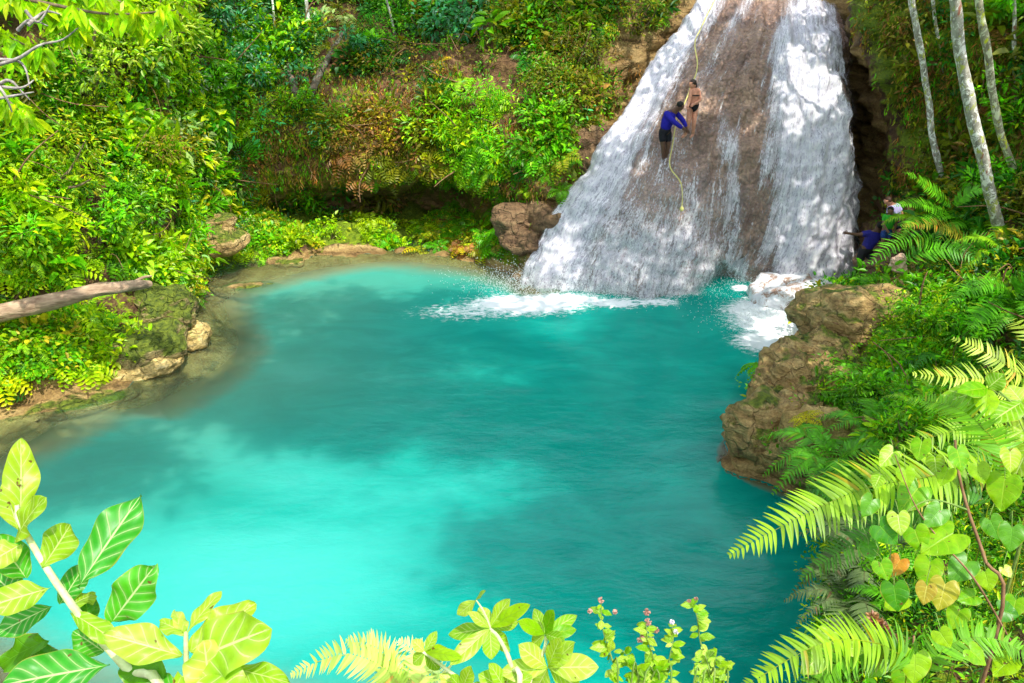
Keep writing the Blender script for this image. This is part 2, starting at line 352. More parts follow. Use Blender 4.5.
# outer ground reaching the horizon
def outer_ground():
    n = 80; th = np.linspace(0, 2 * math.pi, n); rr = np.array([20, 34, 60, 110, 200, 330])
    X = rr[None, :] * np.cos(th)[:, None]; Y = 16 + rr[None, :] * np.sin(th)[:, None]
    Z = np.array([-4, 11, 17, 22, 26, 30])[None, :] + fbm(np.stack([X, Y, 0 * X], -1) * .03, 3, 5) * 3
    V = np.stack([X, Y, Z], -1).reshape(-1, 3)
    o = link('hills', np_mesh('hills', V, grid_faces(n, len(rr))), simple_mat('hill_forest', (.01, .03, .003), (.05, .12, .01), .3, .95, .8, 1.0))
    tag(o, 'forested hills surrounding the river valley', 'hills', kind='structure')
outer_ground()
bed = link('pool_bed', np_mesh('pool_bed', [(-16, 2, -2.7), (14, 2, -2.7), (14, 30, -2.7), (-16, 30, -2.7)], [(0, 1, 2, 3)]), simple_mat('pool_bed_silt', (.2, .2, .15), (.4, .38, .28), 2))
tag(bed, 'pale silt bed under the pool', 'ground', kind='structure')
# ------------------------------------------------------------------ waterfall rock face
RF = [  # rows from the pool up; columns left to right
 [(.2,23.9,-1.5),(1.4,23.3,-1.5),(3.0,22.7,-1.5),(4.4,22.4,-1.5),(5.7,23.2,-1.5),(6.6,24.3,-1.5),(7.6,23.9,-1.5),(8.8,23.1,-1.5),(10.1,23.2,-1.5),(11.2,24.4,-1.5)],
 [(.3,23.9,.2),(1.5,23.4,.2),(3.0,22.8,.2),(4.4,22.5,.2),(5.7,23.1,.25),(6.6,24.2,.3),(7.6,23.9,.2),(8.8,23.1,.2),(10.1,23.2,.2),(11.2,24.5,.2)],
 [(1.1,24.4,1.6),(2.2,23.8,1.6),(3.4,23.2,1.6),(4.7,22.9,1.6),(6.0,23.2,1.5),(6.9,23.6,1.4),(7.8,23.5,1.6),(8.9,23.1,1.6),(10.1,23.5,1.7),(11.1,25.2,1.7)],
 [(2.2,25.0,3.1),(3.1,24.4,3.2),(4.1,23.9,3.2),(5.1,23.6,3.2),(6.2,23.6,3.2),(7.1,23.6,3.2),(8.0,23.5,3.2),(9.0,23.3,3.3),(10.1,23.9,3.4),(10.9,25.6,3.4)],
 [(3.0,25.7,4.4),(3.8,25.1,4.4),(4.6,24.7,4.4),(5.4,24.4,4.4),(6.4,24.2,4.5),(7.3,24.1,4.6),(8.2,24.0,4.7),(9.1,24.0,4.8),(10.1,24.5,4.8),(10.8,26.0,4.8)],
 [(4.1,26.7,5.8),(4.8,26.1,5.8),(5.4,25.7,5.8),(6.1,25.3,5.8),(6.9,25.1,5.9),(7.7,25.0,6.0),(8.5,24.9,6.1),(9.3,24.9,6.1),(10.2,25.4,6.1),(10.8,26.5,6.1)],
 [(5.4,27.9,7.1),(6.0,27.4,7.15),(6.5,27.0,7.15),(7.0,26.7,7.2),(7.6,26.5,7.2),(8.2,26.4,7.2),(8.8,26.4,7.2),(9.5,26.5,7.2),(10.2,26.9,7.2),(10.8,27.6,7.2)],
 [(6.6,29.6,8.3),(7.0,29.3,8.25),(7.4,29.1,8.25),(7.8,29.0,8.2),(8.3,28.9,8.2),(8.8,28.9,8.2),(9.4,28.9,8.2),(9.9,29.0,8.2),(10.5,29.2,8.2),(11.1,29.6,8.3)],
 [(8.0,34,9.4),(8.4,34,9.3),(8.8,34,9.2),(9.3,34,9.2),(9.8,34,9.2),(10.3,34,9.2),(10.8,34,9.2),(11.3,34,9.2),(11.8,34,9.3),(12.3,34,9.5)],
]
FN, FM = 260, 240
FG0 = cr(np.array(RF, float), FN); FG0 = np.transpose(cr(np.transpose(FG0, (1, 0, 2)), FM), (1, 0, 2))
FNn = net_normals(FG0)
if FNn[..., 1].mean() > 0: FNn = -FNn; 
fv = np.broadcast_to(np.linspace(0, 8, FN)[:, None], (FN, FM)); fu = np.broadcast_to(np.linspace(0, 9, FM)[None, :], (FN, FM))
flut = fbm(np.stack([fu * 2.2, fv * .45, 0 * fu], -1), 4, 41) * .15     # water-cut flutes
lump = fbm(FG0 * 1.0, 4, 43) * .15 - np.abs(fbm(FG0 * np.array([.5, .5, 1.5]), 3, 49)) * .09 + fbm(FG0 * 4.2, 3, 47) * .07
FG = FG0 + FNn * (flut + lump)[..., None]
Vf = FG.reshape(-1, 3)
ffaces = grid_faces(FN, FM)
def mat_face():
    m, nt, out = new_mat('travertine_face'); o = objco(nt)
    vor = N(nt, 'ShaderNodeTexVoronoi'); vor.inputs['Scale'].default_value = 11
    L(nt, mixc(nt, .12, mapping(nt, o, (1, 1, .8)), N_color(nt, o, 4)), vor.inputs['Vector'])
    n1 = noise(nt, o, 1.1, 5); n2 = noise(nt, o, 11, 5, .65)
    c = ramp(nt, n1, [(0.3, (.19, .115, .08)), (0.5, (.38, .24, .165)), (0.72, (.58, .40, .28))])
    c = mixc(nt, 1.0, c, ramp(nt, n2, [(.3, (.5, .45, .42)), (.7, (1.35, 1.3, 1.25))]), 'MULTIPLY')
    c = mixc(nt, mrange(nt, vor.outputs['Distance'], .3, .65, 0, .38), c, (.10, .06, .04))
    p = N(nt, 'ShaderNodeBsdfPrincipled', Roughness=.38); L(nt, c, p.inputs['Base Color'])
    L(nt, bump(nt, mth(nt, 'SUBTRACT', n2, vor.outputs['Distance']), .8, .09), p.inputs['Normal']); L(nt, p.outputs[0], out.inputs[0]); return m
face = link('rock_face', np_mesh('rock_face', Vf, ffaces), mat_face())
tag(face, 'wet brown travertine rock face under the waterfall', 'rock face', kind='structure')
# ray targets
bvh_bank = BVHTree.FromPolygons([Vector(v) for v in G.reshape(-1, 3)], grid_faces(NS, NT).tolist())
bvh_face = BVHTree.FromPolygons([Vector(v) for v in Vf], ffaces.tolist())
def hit(px, py, tree=None):
    d = Vector(ray(px, py)).normalized(); best = None
    for t in ([tree] if tree else [bvh_bank, bvh_face]):
        h = t.ray_cast(Vector(CAM), d)
        if h[0] is not None and (best is None or h[3] < best[3]): best = h
    if best is None: return Vector(A0(px, py, 0)), Vector((0, 0, 1))
    n = best[1]
    if n.dot(d) > 0: n = -n
    return best[0], n
def down(x, y, z=30.0):
    best = None
    for t in (bvh_bank, bvh_face):
        h = t.ray_cast(Vector((x, y, z)), Vector((0, 0, -1)))
        if h[0] is not None and (best is None or h[0].z > best.z): best = h[0]
    return best if best is not None else Vector((x, y, 0))
# ------------------------------------------------------------------ falling water: shells over the face
FPX, FPY = project(FG)
def poly(y, pts):
    ys = [p[0] for p in pts]; xs = [p[1] for p in pts]; return np.interp(y, ys, xs)
FPX0 = FPX; FPX = FPX + fbm(np.stack([fu * 6, fv * 1.2, 0 * fu], -1), 4, 81) * 9 * sstep(-20, 120, FPY)
Lc = poly(FPY, [(-60, 740), (0, 712), (40, 685), (90, 648), (150, 612), (220, 575), (290, 545), (330, 530)])      # left band centre
Lw = poly(FPY, [(-60, 20), (0, 22), (60, 30), (120, 40), (200, 55), (290, 70)])
wl = np.exp(-((FPX - Lc) / Lw) ** 2) * 1.0
Lc2 = poly(FPY, [(-60, 770), (0, 750), (60, 715), (150, 672), (290, 635)])
wl2 = np.exp(-((FPX - Lc2) / poly(FPY, [(0, 12), (150, 38), (290, 62)])) ** 2) * poly(FPY, [(-60, .7), (0, .62), (100, .5), (200, .56), (290, .66)])
wr = sstep(742, 786, FPX + poly(FPY, [(0, -18), (60, 0), (290, 0)])) * (1 - sstep(-12, 8, FPX - poly(FPY, [(0, 835), (60, 842), (150, 848), (230, 860)]))) * poly(FPY, [(-60, .45), (5, .75), (40, .98), (290, .95)])
wm = np.exp(-((FPX - poly(FPY, [(60, 722), (290, 738)])) / poly(FPY, [(60, 26), (290, 15)])) ** 2) * poly(FPY, [(50, 0), (130, .62), (290, .72)])
wtop = sstep(30, -20, FPY) if False else (1 - sstep(-10, 45, FPY)) * .35
flow = np.clip(np.maximum.reduce([wl * .92, wl2, wr * .96, wm, wtop, .40 + .28 * sstep(120, 260, FPY) * (1 - sstep(700, 745, FPX)), .46 * sstep(690, 740, FPX) * sstep(60, 200, FPY)]), 0, 1)
edge = sstep(0, .18, fu) * (1 - sstep(8.8, 9, fu)) ; flow = flow * (edge * .6 + .4)
seglen = np.concatenate([np.zeros((1, FM)), np.cumsum(np.linalg.norm(np.diff(FG0, axis=0), axis=-1), 0)], 0)
def mat_fall(name, thr, fine):
    m, nt, out = new_mat(name); uv = N(nt, 'ShaderNodeTexCoord').outputs['UV']
    a = noise(nt, mapping(nt, uv, (2.2, .35, 1), loc=(fine, 0, 0)), 1.6, 6, .62, .4)
    b = noise(nt, mapping(nt, uv, (7, .8, 1), loc=(0, fine, 0)), 2.0, 6, .7, .3)
    c = noise(nt, mapping(nt, uv, (14, 5, 1), loc=(fine, fine, 0)), 2.2, 5, .7)
    s = mth(nt, 'ADD', mth(nt, 'ADD', mth(nt, 'MULTIPLY', a, .35), mth(nt, 'MULTIPLY', b, .45)), mth(nt, 'MULTIPLY', c, .45))
    s = mth(nt, 'ADD', s, mth(nt, 'MULTIPLY', attr(nt, 'flow', 'Fac'), .62))
    al = mrange(nt, s, thr, thr + .17, 0, 1)
    al = mth(nt, 'MAXIMUM', mth(nt, 'MULTIPLY', al, .93), mth(nt, 'MULTIPLY', mrange(nt, attr(nt, 'flow', 'Fac'), .3, .9), .27))
    col = ramp(nt, mth(nt, 'ADD', mth(nt, 'MULTIPLY', b, .5), mth(nt, 'MULTIPLY', c, .5)), [(.36, (.42, .38, .46)), (.47, (.72, .70, .80)), (.56, (.95, .95, .98))])
    p = N(nt, 'ShaderNodeBsdfPrincipled', Roughness=.35); L(nt, col, p.inputs['Base Color'])
    L(nt, bump(nt, mth(nt, 'ADD', b, mth(nt, 'MULTIPLY', c, .6)), .28, .05), p.inputs['Normal'])
    tl = N(nt, 'ShaderNodeBsdfTranslucent'); L(nt, col, tl.inputs['Color'])
    m1 = N(nt, 'ShaderNodeMixShader'); m1.inputs[0].default_value = .3; L(nt, p.outputs[0], m1.inputs[1]); L(nt, tl.outputs[0], m1.inputs[2])
    tr = N(nt, 'ShaderNodeBsdfTransparent'); mx = N(nt, 'ShaderNodeMixShader'); L(nt, al, mx.inputs[0]); L(nt, tr.outputs[0], mx.inputs[1]); L(nt, m1.outputs[0], mx.inputs[2])
    L(nt, mx.outputs[0], out.inputs[0]); return m
shV = []; shF = []; shA = []; shUV = []
root_fall = bpy.data.objects.new('waterfall', None); COL.objects.link(root_fall); root_fall.location = (5.5, 23.5, 0)
tag(root_fall, 'white waterfall fanning down the brown rock face into the pool', 'waterfall', kind='structure')
for k, (off, thr) in enumerate(((.05, .92), (.12, 1.0))):
    ex = fbm(np.stack([fu * 5, fv * .9, 0 * fu + k * 9], -1), 4, 61 + k) * .03
    S = FG0 + FNn * (flut + lump + off + ex + .10 * flow)[..., None]
    if k == 1: # outer sheet leaves the rock a little lower down
        S[..., 1] -= (1 - sstep(.5, 3.5, fv)) * .15
    keep = np.ones(len(ffaces), bool)
    uvv = np.stack([fu * 1.1, seglen], -1).reshape(-1, 2)
    me = np_mesh('falling_water', S.reshape(-1, 3), ffaces, attrs={'flow': flow.ravel()}, uv=uvv)
    o = link('water_sheet', me, mat_fall('falling_water_%s' % 'ab'[k], thr, 3.7 * k + 1), root_fall)
    o.location = (-5.5, -23.5, 0)
# ------------------------------------------------------------------ pool water
wx = np.linspace(-15, 13.5, 300); wy = np.linspace(3.5, 28.5, 270)
WX, WY = np.meshgrid(wx, wy, indexing='ij')
dep = np.zeros_like(WX)
for i in range(0, 300, 1):
    for j in range(0, 270, 1):
        o = Vector((WX[i, j], WY[i, j], .02)); h = bvh_bank.ray_cast(o, Vector((0, 0, -1))); d = (-h[0].z) if h[0] is not None else 2.7
        h2 = bvh_face.ray_cast(o, Vector((0, 0, -1)))
        if h2[0] is not None: d = min(d, max(.6, -h2[0].z))
        dep[i, j] = max(d, 0)
dep = dep * (1 + 5 * sstep(1.5, 4, WX) * (1 - sstep(19, 21, WY)))   # the right wall drops straight into deep water
foam = np.zeros_like(WX)
def spot(x, y, rx, ry, a=1.0, rot=0.0):
    c, s = math.cos(rot), math.sin(rot); dx = WX - x; dy = WY - y
    return a * np.exp(-(((dx * c + dy * s) / rx) ** 2 + ((-dx * s + dy * c) / ry) ** 2))
for px, py, rx, ry, a in ((470, 312, 2.0, .8, .50), (525, 305, 1.8, .8, 1.0), (565, 300, 1.3, .55, .9), (615, 303, 1.1, .45, .75), (655, 302, .9, .4, .65), (690, 292, .6, .35, .5), (740, 288, .35, .3, .8),
                          (800, 322, 1.7, 1.3, 1.5), (765, 312, 1.1, .9, 1.2), (780, 342, 1.2, .8, 1.1), (835, 300, 1.2, 1.0, 1.1), (750, 300, .4, .4, .5), (770,330,1.2,.8,.5)):
    p = A0(px, py, 0); foam = np.maximum(foam, spot(p[0], p[1], rx, ry, a))
milk_sun = np.maximum.reduce([spot(-4.6, 9.8, 3.8, 2.2, .85, .12), spot(-4.2, 13.0, 3.4, 1.5, .50, -.5), spot(0, 20.5, 4, 1.0, .22), spot(-5.5, 17.5, 2.0, .7, .4, -.3), spot(-3.5,19.5,3,.6,.3,.2), spot(-1.5,12.6,2.5,.7,.3,.4)])  # milky sediment plumes, with the pool's sunlit patch painted into the water colour
def mat_water():
    m, nt, out = new_mat('turquoise_water'); o = objco(nt)
    dp = attr(nt, 'depth', 'Fac'); mk = attr(nt, 'milk_sun', 'Fac'); fo = attr(nt, 'foam', 'Fac')
    n1 = noise(nt, mapping(nt, o, (.28, .55, 1)), 1.0, 5, .55, .8)
    n2 = noise(nt, mapping(nt, o, (.5, 1.1, 1), loc=(4, 4, 0)), 1.0, 4, .6, 1.2)
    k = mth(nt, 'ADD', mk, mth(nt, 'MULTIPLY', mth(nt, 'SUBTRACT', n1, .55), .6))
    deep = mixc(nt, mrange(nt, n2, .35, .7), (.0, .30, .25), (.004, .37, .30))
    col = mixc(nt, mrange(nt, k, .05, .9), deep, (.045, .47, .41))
    sh = mrange(nt, mth(nt, 'ADD', dp, mth(nt, 'MULTIPLY', mth(nt, 'SUBTRACT', n2, .5), .9)), .25, 1.8)
    col = mixc(nt, sh, mixc(nt, .35, (.46, .36, .17), col), col)
    col = mixc(nt, mth(nt, 'MULTIPLY', attr(nt, 'silt', 'Fac'), .62), col, (.15, .33, .225))
    dif = N(nt, 'ShaderNodeSubsurfaceScattering', falloff='BURLEY'); L(nt, col, dif.inputs['Color']); dif.inputs['Scale'].default_value = 2.2; dif.inputs['Radius'].default_value = (.5, 1.0, 1.0)
    tr = N(nt, 'ShaderNodeBsdfTransparent'); tr.inputs['Color'].default_value = (.75, .9, .8, 1)
    body = N(nt, 'ShaderNodeMixShader'); L(nt, mrange(nt, dp, .0, 1.7, .06, 1.0), body.inputs[0]); L(nt, tr.outputs[0], body.inputs[1]); L(nt, dif.outputs[0], body.inputs[2])
    w1 = noise(nt, mapping(nt, o, (1.2, 2.6, 1), rot=(0, 0, .25)), 1.6, 4, .55, .5); w2 = noise(nt, mapping(nt, o, (1, 2.2, 1), rot=(0, 0, -.2)), 5.5, 4, .6, .5)
    nrm = bump(nt, mth(nt, 'ADD', w1, mth(nt, 'MULTIPLY', w2, .35)), .16, .10)
    gl = N(nt, 'ShaderNodeBsdfGlossy', Roughness=.07); L(nt, nrm, gl.inputs['Normal']); L(nt, nrm, dif.inputs['Normal'])
    fr = N(nt, 'ShaderNodeFresnel', IOR=1.33); L(nt, nrm, fr.inputs['Normal'])
    s = N(nt, 'ShaderNodeMixShader'); L(nt, mth(nt, 'MULTIPLY', fr.outputs[0], .045), s.inputs[0]); L(nt, body.outputs[0], s.inputs[1]); L(nt, gl.outputs[0], s.inputs[2])
    fn = noise(nt, mapping(nt, o, (1, 1.8, 1)), 5.0, 7, .72, .6)
    ff = mrange(nt, mth(nt, 'ADD', fo, mth(nt, 'MULTIPLY', mth(nt, 'SUBTRACT', fn, .5), 1.6)), .25, .62)
    fd = N(nt, 'ShaderNodeBsdfDiffuse'); fd.inputs['Color'].default_value = (.86, .9, .92, 1)
    s2 = N(nt, 'ShaderNodeMixShader'); L(nt, mth(nt, 'MULTIPLY', ff, mrange(nt, fo, .06, .35)), s2.inputs[0]); L(nt, s.outputs[0], s2.inputs[1]); L(nt, fd.outputs[0], s2.inputs[2])
    L(nt, s2.outputs[0], out.inputs[0]); return m
M_WATER = mat_water()
wz = fbm(np.stack([WX * .9, WY * 1.6, 0 * WX], -1), 3, 71) * .015 + foam * (.03 + .05 * fbm(np.stack([WX * 4, WY * 4, 0 * WX], -1), 3, 72))
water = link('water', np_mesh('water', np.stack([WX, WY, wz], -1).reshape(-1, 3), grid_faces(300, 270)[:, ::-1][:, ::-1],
             attrs={'depth': dep.ravel(), 'foam': np.clip(foam, 0, 1.2).ravel(), 'milk_sun': milk_sun.ravel(), 'silt': np.clip(spot(-8, 17, 5.0, 3.0) + spot(-6.5, 22, 3.5, 2.6, .8) + spot(-9, 12.5, 3, 2, .5) + spot(-2, 24.5, 5, 1.5, .5), 0, 1).ravel()}), M_WATER)
tag(water, 'turquoise milky pool below the waterfall', 'water', kind='structure')
# stream feeding the falls
sv = [(7.2, 30, 8.5), (11.6, 30, 8.55), (12, 34, 9.7), (8.2, 34, 9.6), (12, 40, 10.6), (9, 40, 10.6)]
st = link('stream', np_mesh('stream', sv, [(0, 1, 2, 3), (3, 2, 4, 5)]), M_WATER); tag(st, 'shallow stream feeding the top of the waterfall', 'water', kind='structure')
# spray: droplets thrown off the base and the edges of the falls
def spray():
    pts = []
    for px, py, z, r, h, n in ((530, 290, 0, 1.0, .9, 4000), (570, 285, 0, .9, .6, 2200), (618, 292, 0, .6, .45, 1800), (800, 315, 0, 1.0, .8, 4000), (775, 325, 0, .8, .5, 2000), (740, 285, 0, .35, .5, 260), (838, 290, 0, .8, 1.1, 3000), (855, 215, 1.4, .6, .8, 700), (660, 290, 0, 1.2, .35, 2400)):
        c = np.array(A0(px, py, z)); q = rng.normal(size=(n, 3)) * np.array([r, r * .5, 0]) + c
        q[:, 2] = z + np.abs(rng.normal(size=n)) * h * .4; pts.append(q)
    P = np.concatenate(pts); n = len(P); s = rng.uniform(.003, .013, n)[:, None, None]
    o8 = np.array([(1, 0, 0), (-1, 0, 0), (0, 1, 0), (0, -1, 0), (0, 0, 1.5), (0, 0, -1.5)])
    V = (P[:, None, :] + o8[None] * s).reshape(-1, 3)
    f8 = np.array([(0, 2, 4), (2, 1, 4), (1, 3, 4), (3, 0, 4), (2, 0, 5), (1, 2, 5), (3, 1, 5), (0, 3, 5)])
    Fc = (np.arange(n)[:, None, None] * 6 + f8[None]).reshape(-1, 3)
    m, nt, out = new_mat('spray_droplets'); d = N(nt, 'ShaderNodeBsdfDiffuse'); d.inputs['Color'].default_value = (.9, .93, .95, 1); t = N(nt, 'ShaderNodeBsdfTranslucent'); t.inputs['Color'].default_value = (.9, .93, .95, 1)
    x = N(nt, 'ShaderNodeMixShader'); L(nt, d.outputs[0], x.inputs[1]); L(nt, t.outputs[0], x.inputs[2]); L(nt, x.outputs[0], out.inputs[0])
    o = link('water_spray', np_mesh('water_spray', V, Fc), m); tag(o, 'fine white spray thrown up where the falls hit the pool', 'spray', kind='stuff')
spray()
# ------------------------------------------------------------------ boulders
def boulder(name, loc, size, label, mat, seed, rz=0, cat='rock', rough=.35, group=None):
    bm = bmesh.new(); bmesh.ops.create_icosphere(bm, subdivisions=5, radius=1)
    V = np.array([v.co[:] for v in bm.verts]); S = np.array(size)
    P = V * (1 + 0 * V)
    P = np.sign(P) * np.abs(P) ** .8
    Q = P * S
    sc = 1.6 / max(size)
    d = fbm(Q * sc + seed * 7.7, 4, seed) * rough + np.abs(fbm(Q * sc * np.array([1, 1, 2.8]) + seed, 3, seed + 5)) * -.22
    Q = Q + unit(P) * (d * min(size))[:, None]
    c, s = math.cos(rz), math.sin(rz); Q = Q @ np.array([[c, s, 0], [-s, c, 0], [0, 0, 1]])
    for v, q in zip(bm.verts, Q): v.co = q
    me = bpy.data.meshes.new(name); bm.to_mesh(me); bm.free()
    me.polygons.foreach_set('use_smooth', [True] * len(me.polygons))
    o = link(name, me, mat); o.location = loc; tag(o, label, cat, group); return o
def mat_foamrock():
    m, nt, out = new_mat('foaming_rock'); o = objco(nt); n = noise(nt, mapping(nt, o, (1, 1, .45)), 3.2, 7, .72, .6); r_ = noise(nt, o, 6, 4)
    f = mrange(nt, n, .40, .54); c = mixc(nt, f, ramp(nt, r_, [(.3, (.22, .12, .08)), (.7, (.5, .32, .22))]), (.88, .88, .92))
    p = N(nt, 'ShaderNodeBsdfPrincipled', Roughness=.35); L(nt, c, p.inputs['Base Color']); L(nt, bump(nt, n, .8, .08), p.inputs['Normal']); L(nt, p.outputs[0], out.inputs[0]); return m
boulder('boulder', A0(796, 298, .1), (1.35, 1.1, .62), 'wet boulder drowned in white foam at the foot of the right fall', mat_foamrock(), 3)
boulder('boulder', A(140, 345, 18.0), (1.1, .85, .5), 'mossy boulder below the end of the fallen log, with a dark crack under it', M_MOSSROCK, 8, .5)
boulder('boulder', A(152, 386, 17.6)[:2] + (.12,), (.85, .5, .3), 'low sunlit yellow rock at the waterline of the left bank', M_SUNROCK, 12, .6)
boulder('boulder', A(165, 312, 19.3), (.8, .8, .6), 'small mossy rock beside the broken end of the log', M_MOSSROCK, 15, .2)
boulder('boulder', A(202, 222, 25.2), (1.1, .8, .5), 'brown rock ledge over a dark crack at the corner of the far bank', M_BOULDER, 18, .3)
boulder('boulder', A(205, 240, 24.8), (1.3, .8, .45), 'flat lower rock ledge under the cracked ledge on the far bank', M_BOULDER, 19, -.1)
boulder('boulder', A(548, 228, 25.0), (1.6, .9, .85), 'bare reddish brown rock beside the left edge of the waterfall', M_DARKROCK, 22, .5, rough=.6)
boulder('boulder', A(95, 392, 17.0)[:2] + (.1,), (.6, .4, .22), 'brown stone at the left waterline, left of the sunlit yellow rock', M_BOULDER, 41, .5)
boulder('boulder', A(590, 150, 26.0), (1.0, .8, .9), 'dark overhanging rock against the upper left edge of the waterfall', M_DARKROCK, 42, .5)
boulder('boulder', A(185, 325, 19.2)[:2] + (.15,), (.6, .5, .35), 'small pointed yellow brown rock touching the water right of the mossy boulder', M_SUNROCK, 43)
boulder('boulder', A0(285, 262, -.05), (.7, .4, .16), 'pale flat stone in the shallows of the far shore', M_BOULDER, 25)
boulder('boulder', A0(250, 290, -.18), (1.1, .5, .2), 'submerged sandy stone off the far left corner of the pool', M_BOULDER, 26)
boulder('boulder', A0(70, 405, -.15), (1.6, .6, .22), 'long submerged stone along the left shoreline', M_BOULDER, 27, .5)
boulder('boulder', A(782, 440, 13.7), (1.0, .9, 1.0), 'craggy brown rock standing in the water at the tip of the right outcrop', M_BOULDER, 31, .4)
boulder('boulder', A(790, 388, 15.3), (.95, .9, .8), 'tan rock behind the tip of the right outcrop', M_BOULDER, 33, 1.0)
boulder('boulder', A(858, 322, 17.3), (1.6, 1.2, .9), 'broad brown rock forming the top of the right outcrop', M_BOULDER, 35, -.2)
boulder('boulder', A(812, 360, 16.3), (1.0, .8, .7), 'rounded mossy rock on the water side of the right outcrop', M_BOULDER, 36, .2)
boulder('boulder', A(898, 264, 18.6), (.2, .16, .24), 'small pale pinkish sunlit rock under the fern beside the bathers', simple_mat('pale_pink_rock', (.62, .36, .26), (.8, .6, .46), 6), 38)
# ------------------------------------------------------------------ fallen log
def log_():
    pts = [Vector(A(px, py, hit(px, py)[0].y - .25 - ex)) for px, py, ex in ((-60, 328, .1), (0, 313, .1), (50, 302, .05), (100, 290, 0), (135, 285, 0), (150, 284, 0))]
    yy = [p.y for p in pts]; m0 = min(yy[1:4]); pts = [Vector(A(px, py, m0 + k)) for px, py, k in ((-60, 328, -.5), (0, 313, -.25), (50, 302, 0), (100, 290, .3), (135, 285, .6), (152, 284, .8))]; path = cr(np.array([tuple(p) for p in pts]), 60)
    th = np.arange(20) * 2 * math.pi / 20; rad = np.interp(np.linspace(0, 1, 60), [0, .5, .85, 1], [.21, .17, .12, .05])
    V = [];
    T = unit(np.gradient(path, axis=0))
    for i in range(60):
        a = unit(np.cross(T[i], [0, 0, 1.])); b = np.cross(a, T[i]); q = path[i] + rad[i] * (np.cos(th)[:, None] * a + np.sin(th)[:, None] * b)
        q += unit(q - path[i]) * (fbm(np.concatenate([np.stack([np.cos(th) * 2, np.sin(th) * 2], -1), np.full((20, 1), i * .12)], 1), 3, 91) * .16 * rad[i])[:, None]
        V.append(q)
    V = np.concatenate(V); Fc = []
    for i in range(59):
        for s in range(20): Fc.append((i * 20 + s, i * 20 + (s + 1) % 20, (i + 1) * 20 + (s + 1) % 20, (i + 1) * 20 + s))
    m = simple_mat('weathered_log', (.22, .13, .08), (.56, .40, .26), 3.2, .85, .8, .05, 6, (1, 1, 4))
    o = link('fallen_log', np_mesh('fallen_log', V, Fc), m); tag(o, 'long weathered fallen log lying across the left bank', 'log')
    b = link('broken_branch', tubes_mesh('broken_branch', [(cr(np.array([A(128, 287, 18.1), A(142, 278, 18.2), A(152, 276, 18.2)]), 10), np.linspace(.06, .02, 10))]), m, o)
log_()
# ------------------------------------------------------------------ undergrowth (stuff)
cellA = np.linalg.norm(np.cross(G[1:, :-1] - G[:-1, :-1], G[:-1, 1:] - G[:-1, :-1]), axis=-1)
cP = G[:-1, :-1]; cN = Nn[:-1, :-1]; cS = SU[:-1, :-1]; cT = TV[:-1, :-1]; cPX = PX[:-1, :-1]; cPY = PY[:-1, :-1]
inview = box(cPX, cPY, -140, 1160, -90, 760, 30) * ((cP - CAM) @ CF > .6)
def sample(dens, n):
    w = (cellA * dens).ravel(); w = w / w.sum(); idx = rng.choice(len(w), n, p=w)
    i, j = np.unravel_index(idx, cellA.shape); a = rng.random((n, 1)); b = rng.random((n, 1))
    P = G[i, j] * (1 - a) * (1 - b) + G[i + 1, j] * a * (1 - b) + G[i, j + 1] * (1 - a) * b + G[i + 1, j + 1] * a * b
    return P, Nn[i, j], PX[i, j], PY[i, j], SU[i, j], TV[i, j]
LIME = np.array([.44, .68, .006]); MID = np.array([.16, .48, .006]); DEEP = np.array([.035, .20, .008]); TEAL = np.array([.09, .42, .16]); OLV = np.array([.25, .27, .010])
BRN = np.array([.42, .22, .06]); YEL = np.array([.62, .56, .02]); PALE = np.array([.40, .55, .16])
def zone_color(px, py, su, P, n):
    """pick a plant colour per clump by the part of the gorge it grows in"""
    cols = np.stack([LIME, MID, DEEP, TEAL, OLV, BRN, YEL, PALE])
    big = fbm(P * .45, 3, 77); w = np.zeros((len(px), 8)) + .001
    left = 1 - sstep(150, 240, px)
    w[:, 0] += left * .8; w[:, 1] += left * .35; w[:, 2] += left * .03; w[:, 6] += left * .2; w[:, 4] += left * .05; w[:, 7] += left * .05
    c = box(px, py, 190, 330, -80, 215, 30); w[:, 1] += c * .4; w[:, 3] += c * .16; w[:, 0] += c * .25; w[:, 2] += c * .2; w[:, 4] += c * .15; w[:, 7] += c * .05
    c = box(px, py, 250, 490, 100, 215, 18); w[:, 5] += c * .42; w[:, 4] += c * .6; w[:, 6] += c * .16; w[:, 1] += c * .16; w[:, 0] += c * .1
    c = box(px, py, 330, 480, -80, 105, 25); w[:, 1] += c * .35; w[:, 2] += c * .35; w[:, 5] += c * .2; w[:, 4] += c * .2
    c = box(px, py, 455, 600, 55, 260, 25); w[:, 1] += c * .9; w[:, 0] += c * .35; w[:, 4] += c * .6; w[:, 5] += c * .15
    c = box(px, py, 500, 720, -80, 110, 20); w[:, 4] += c * .9; w[:, 1] += c * .4; w[:, 5] += c * .2; w[:, 2] += c * .2; w[:, 0] += c * .15
    c = box(px, py, 190, 520, 205, 275, 12); w[:, 0] += c * 1.0; w[:, 6] += c * .5; w[:, 1] += c * .6
    c = box(px, py, 845, 1200, -90, 235, 20); w[:, 4] += c * .9; w[:, 2] += c * .7; w[:, 1] += c * .3; w[:, 5] += c * .12
    c = box(px, py, 700, 1200, 235, 800, 20); w[:, 1] += c * .9; w[:, 2] += c * .35; w[:, 0] += c * .3; w[:, 4] += c * .15
    w *= np.exp(rng.gumbel(size=w.shape) * .0 ) ; w /= w.sum(1, keepdims=True)
    cum = np.cumsum(w, 1); u = np.clip(.5 + big * .42 + rng.normal(0, .22, len(px)), 0.001, .999)[:, None]
    idx = (u > cum).sum(1).clip(0, 7); C = cols[idx]
    return vary(C, len(px), .22, .1)
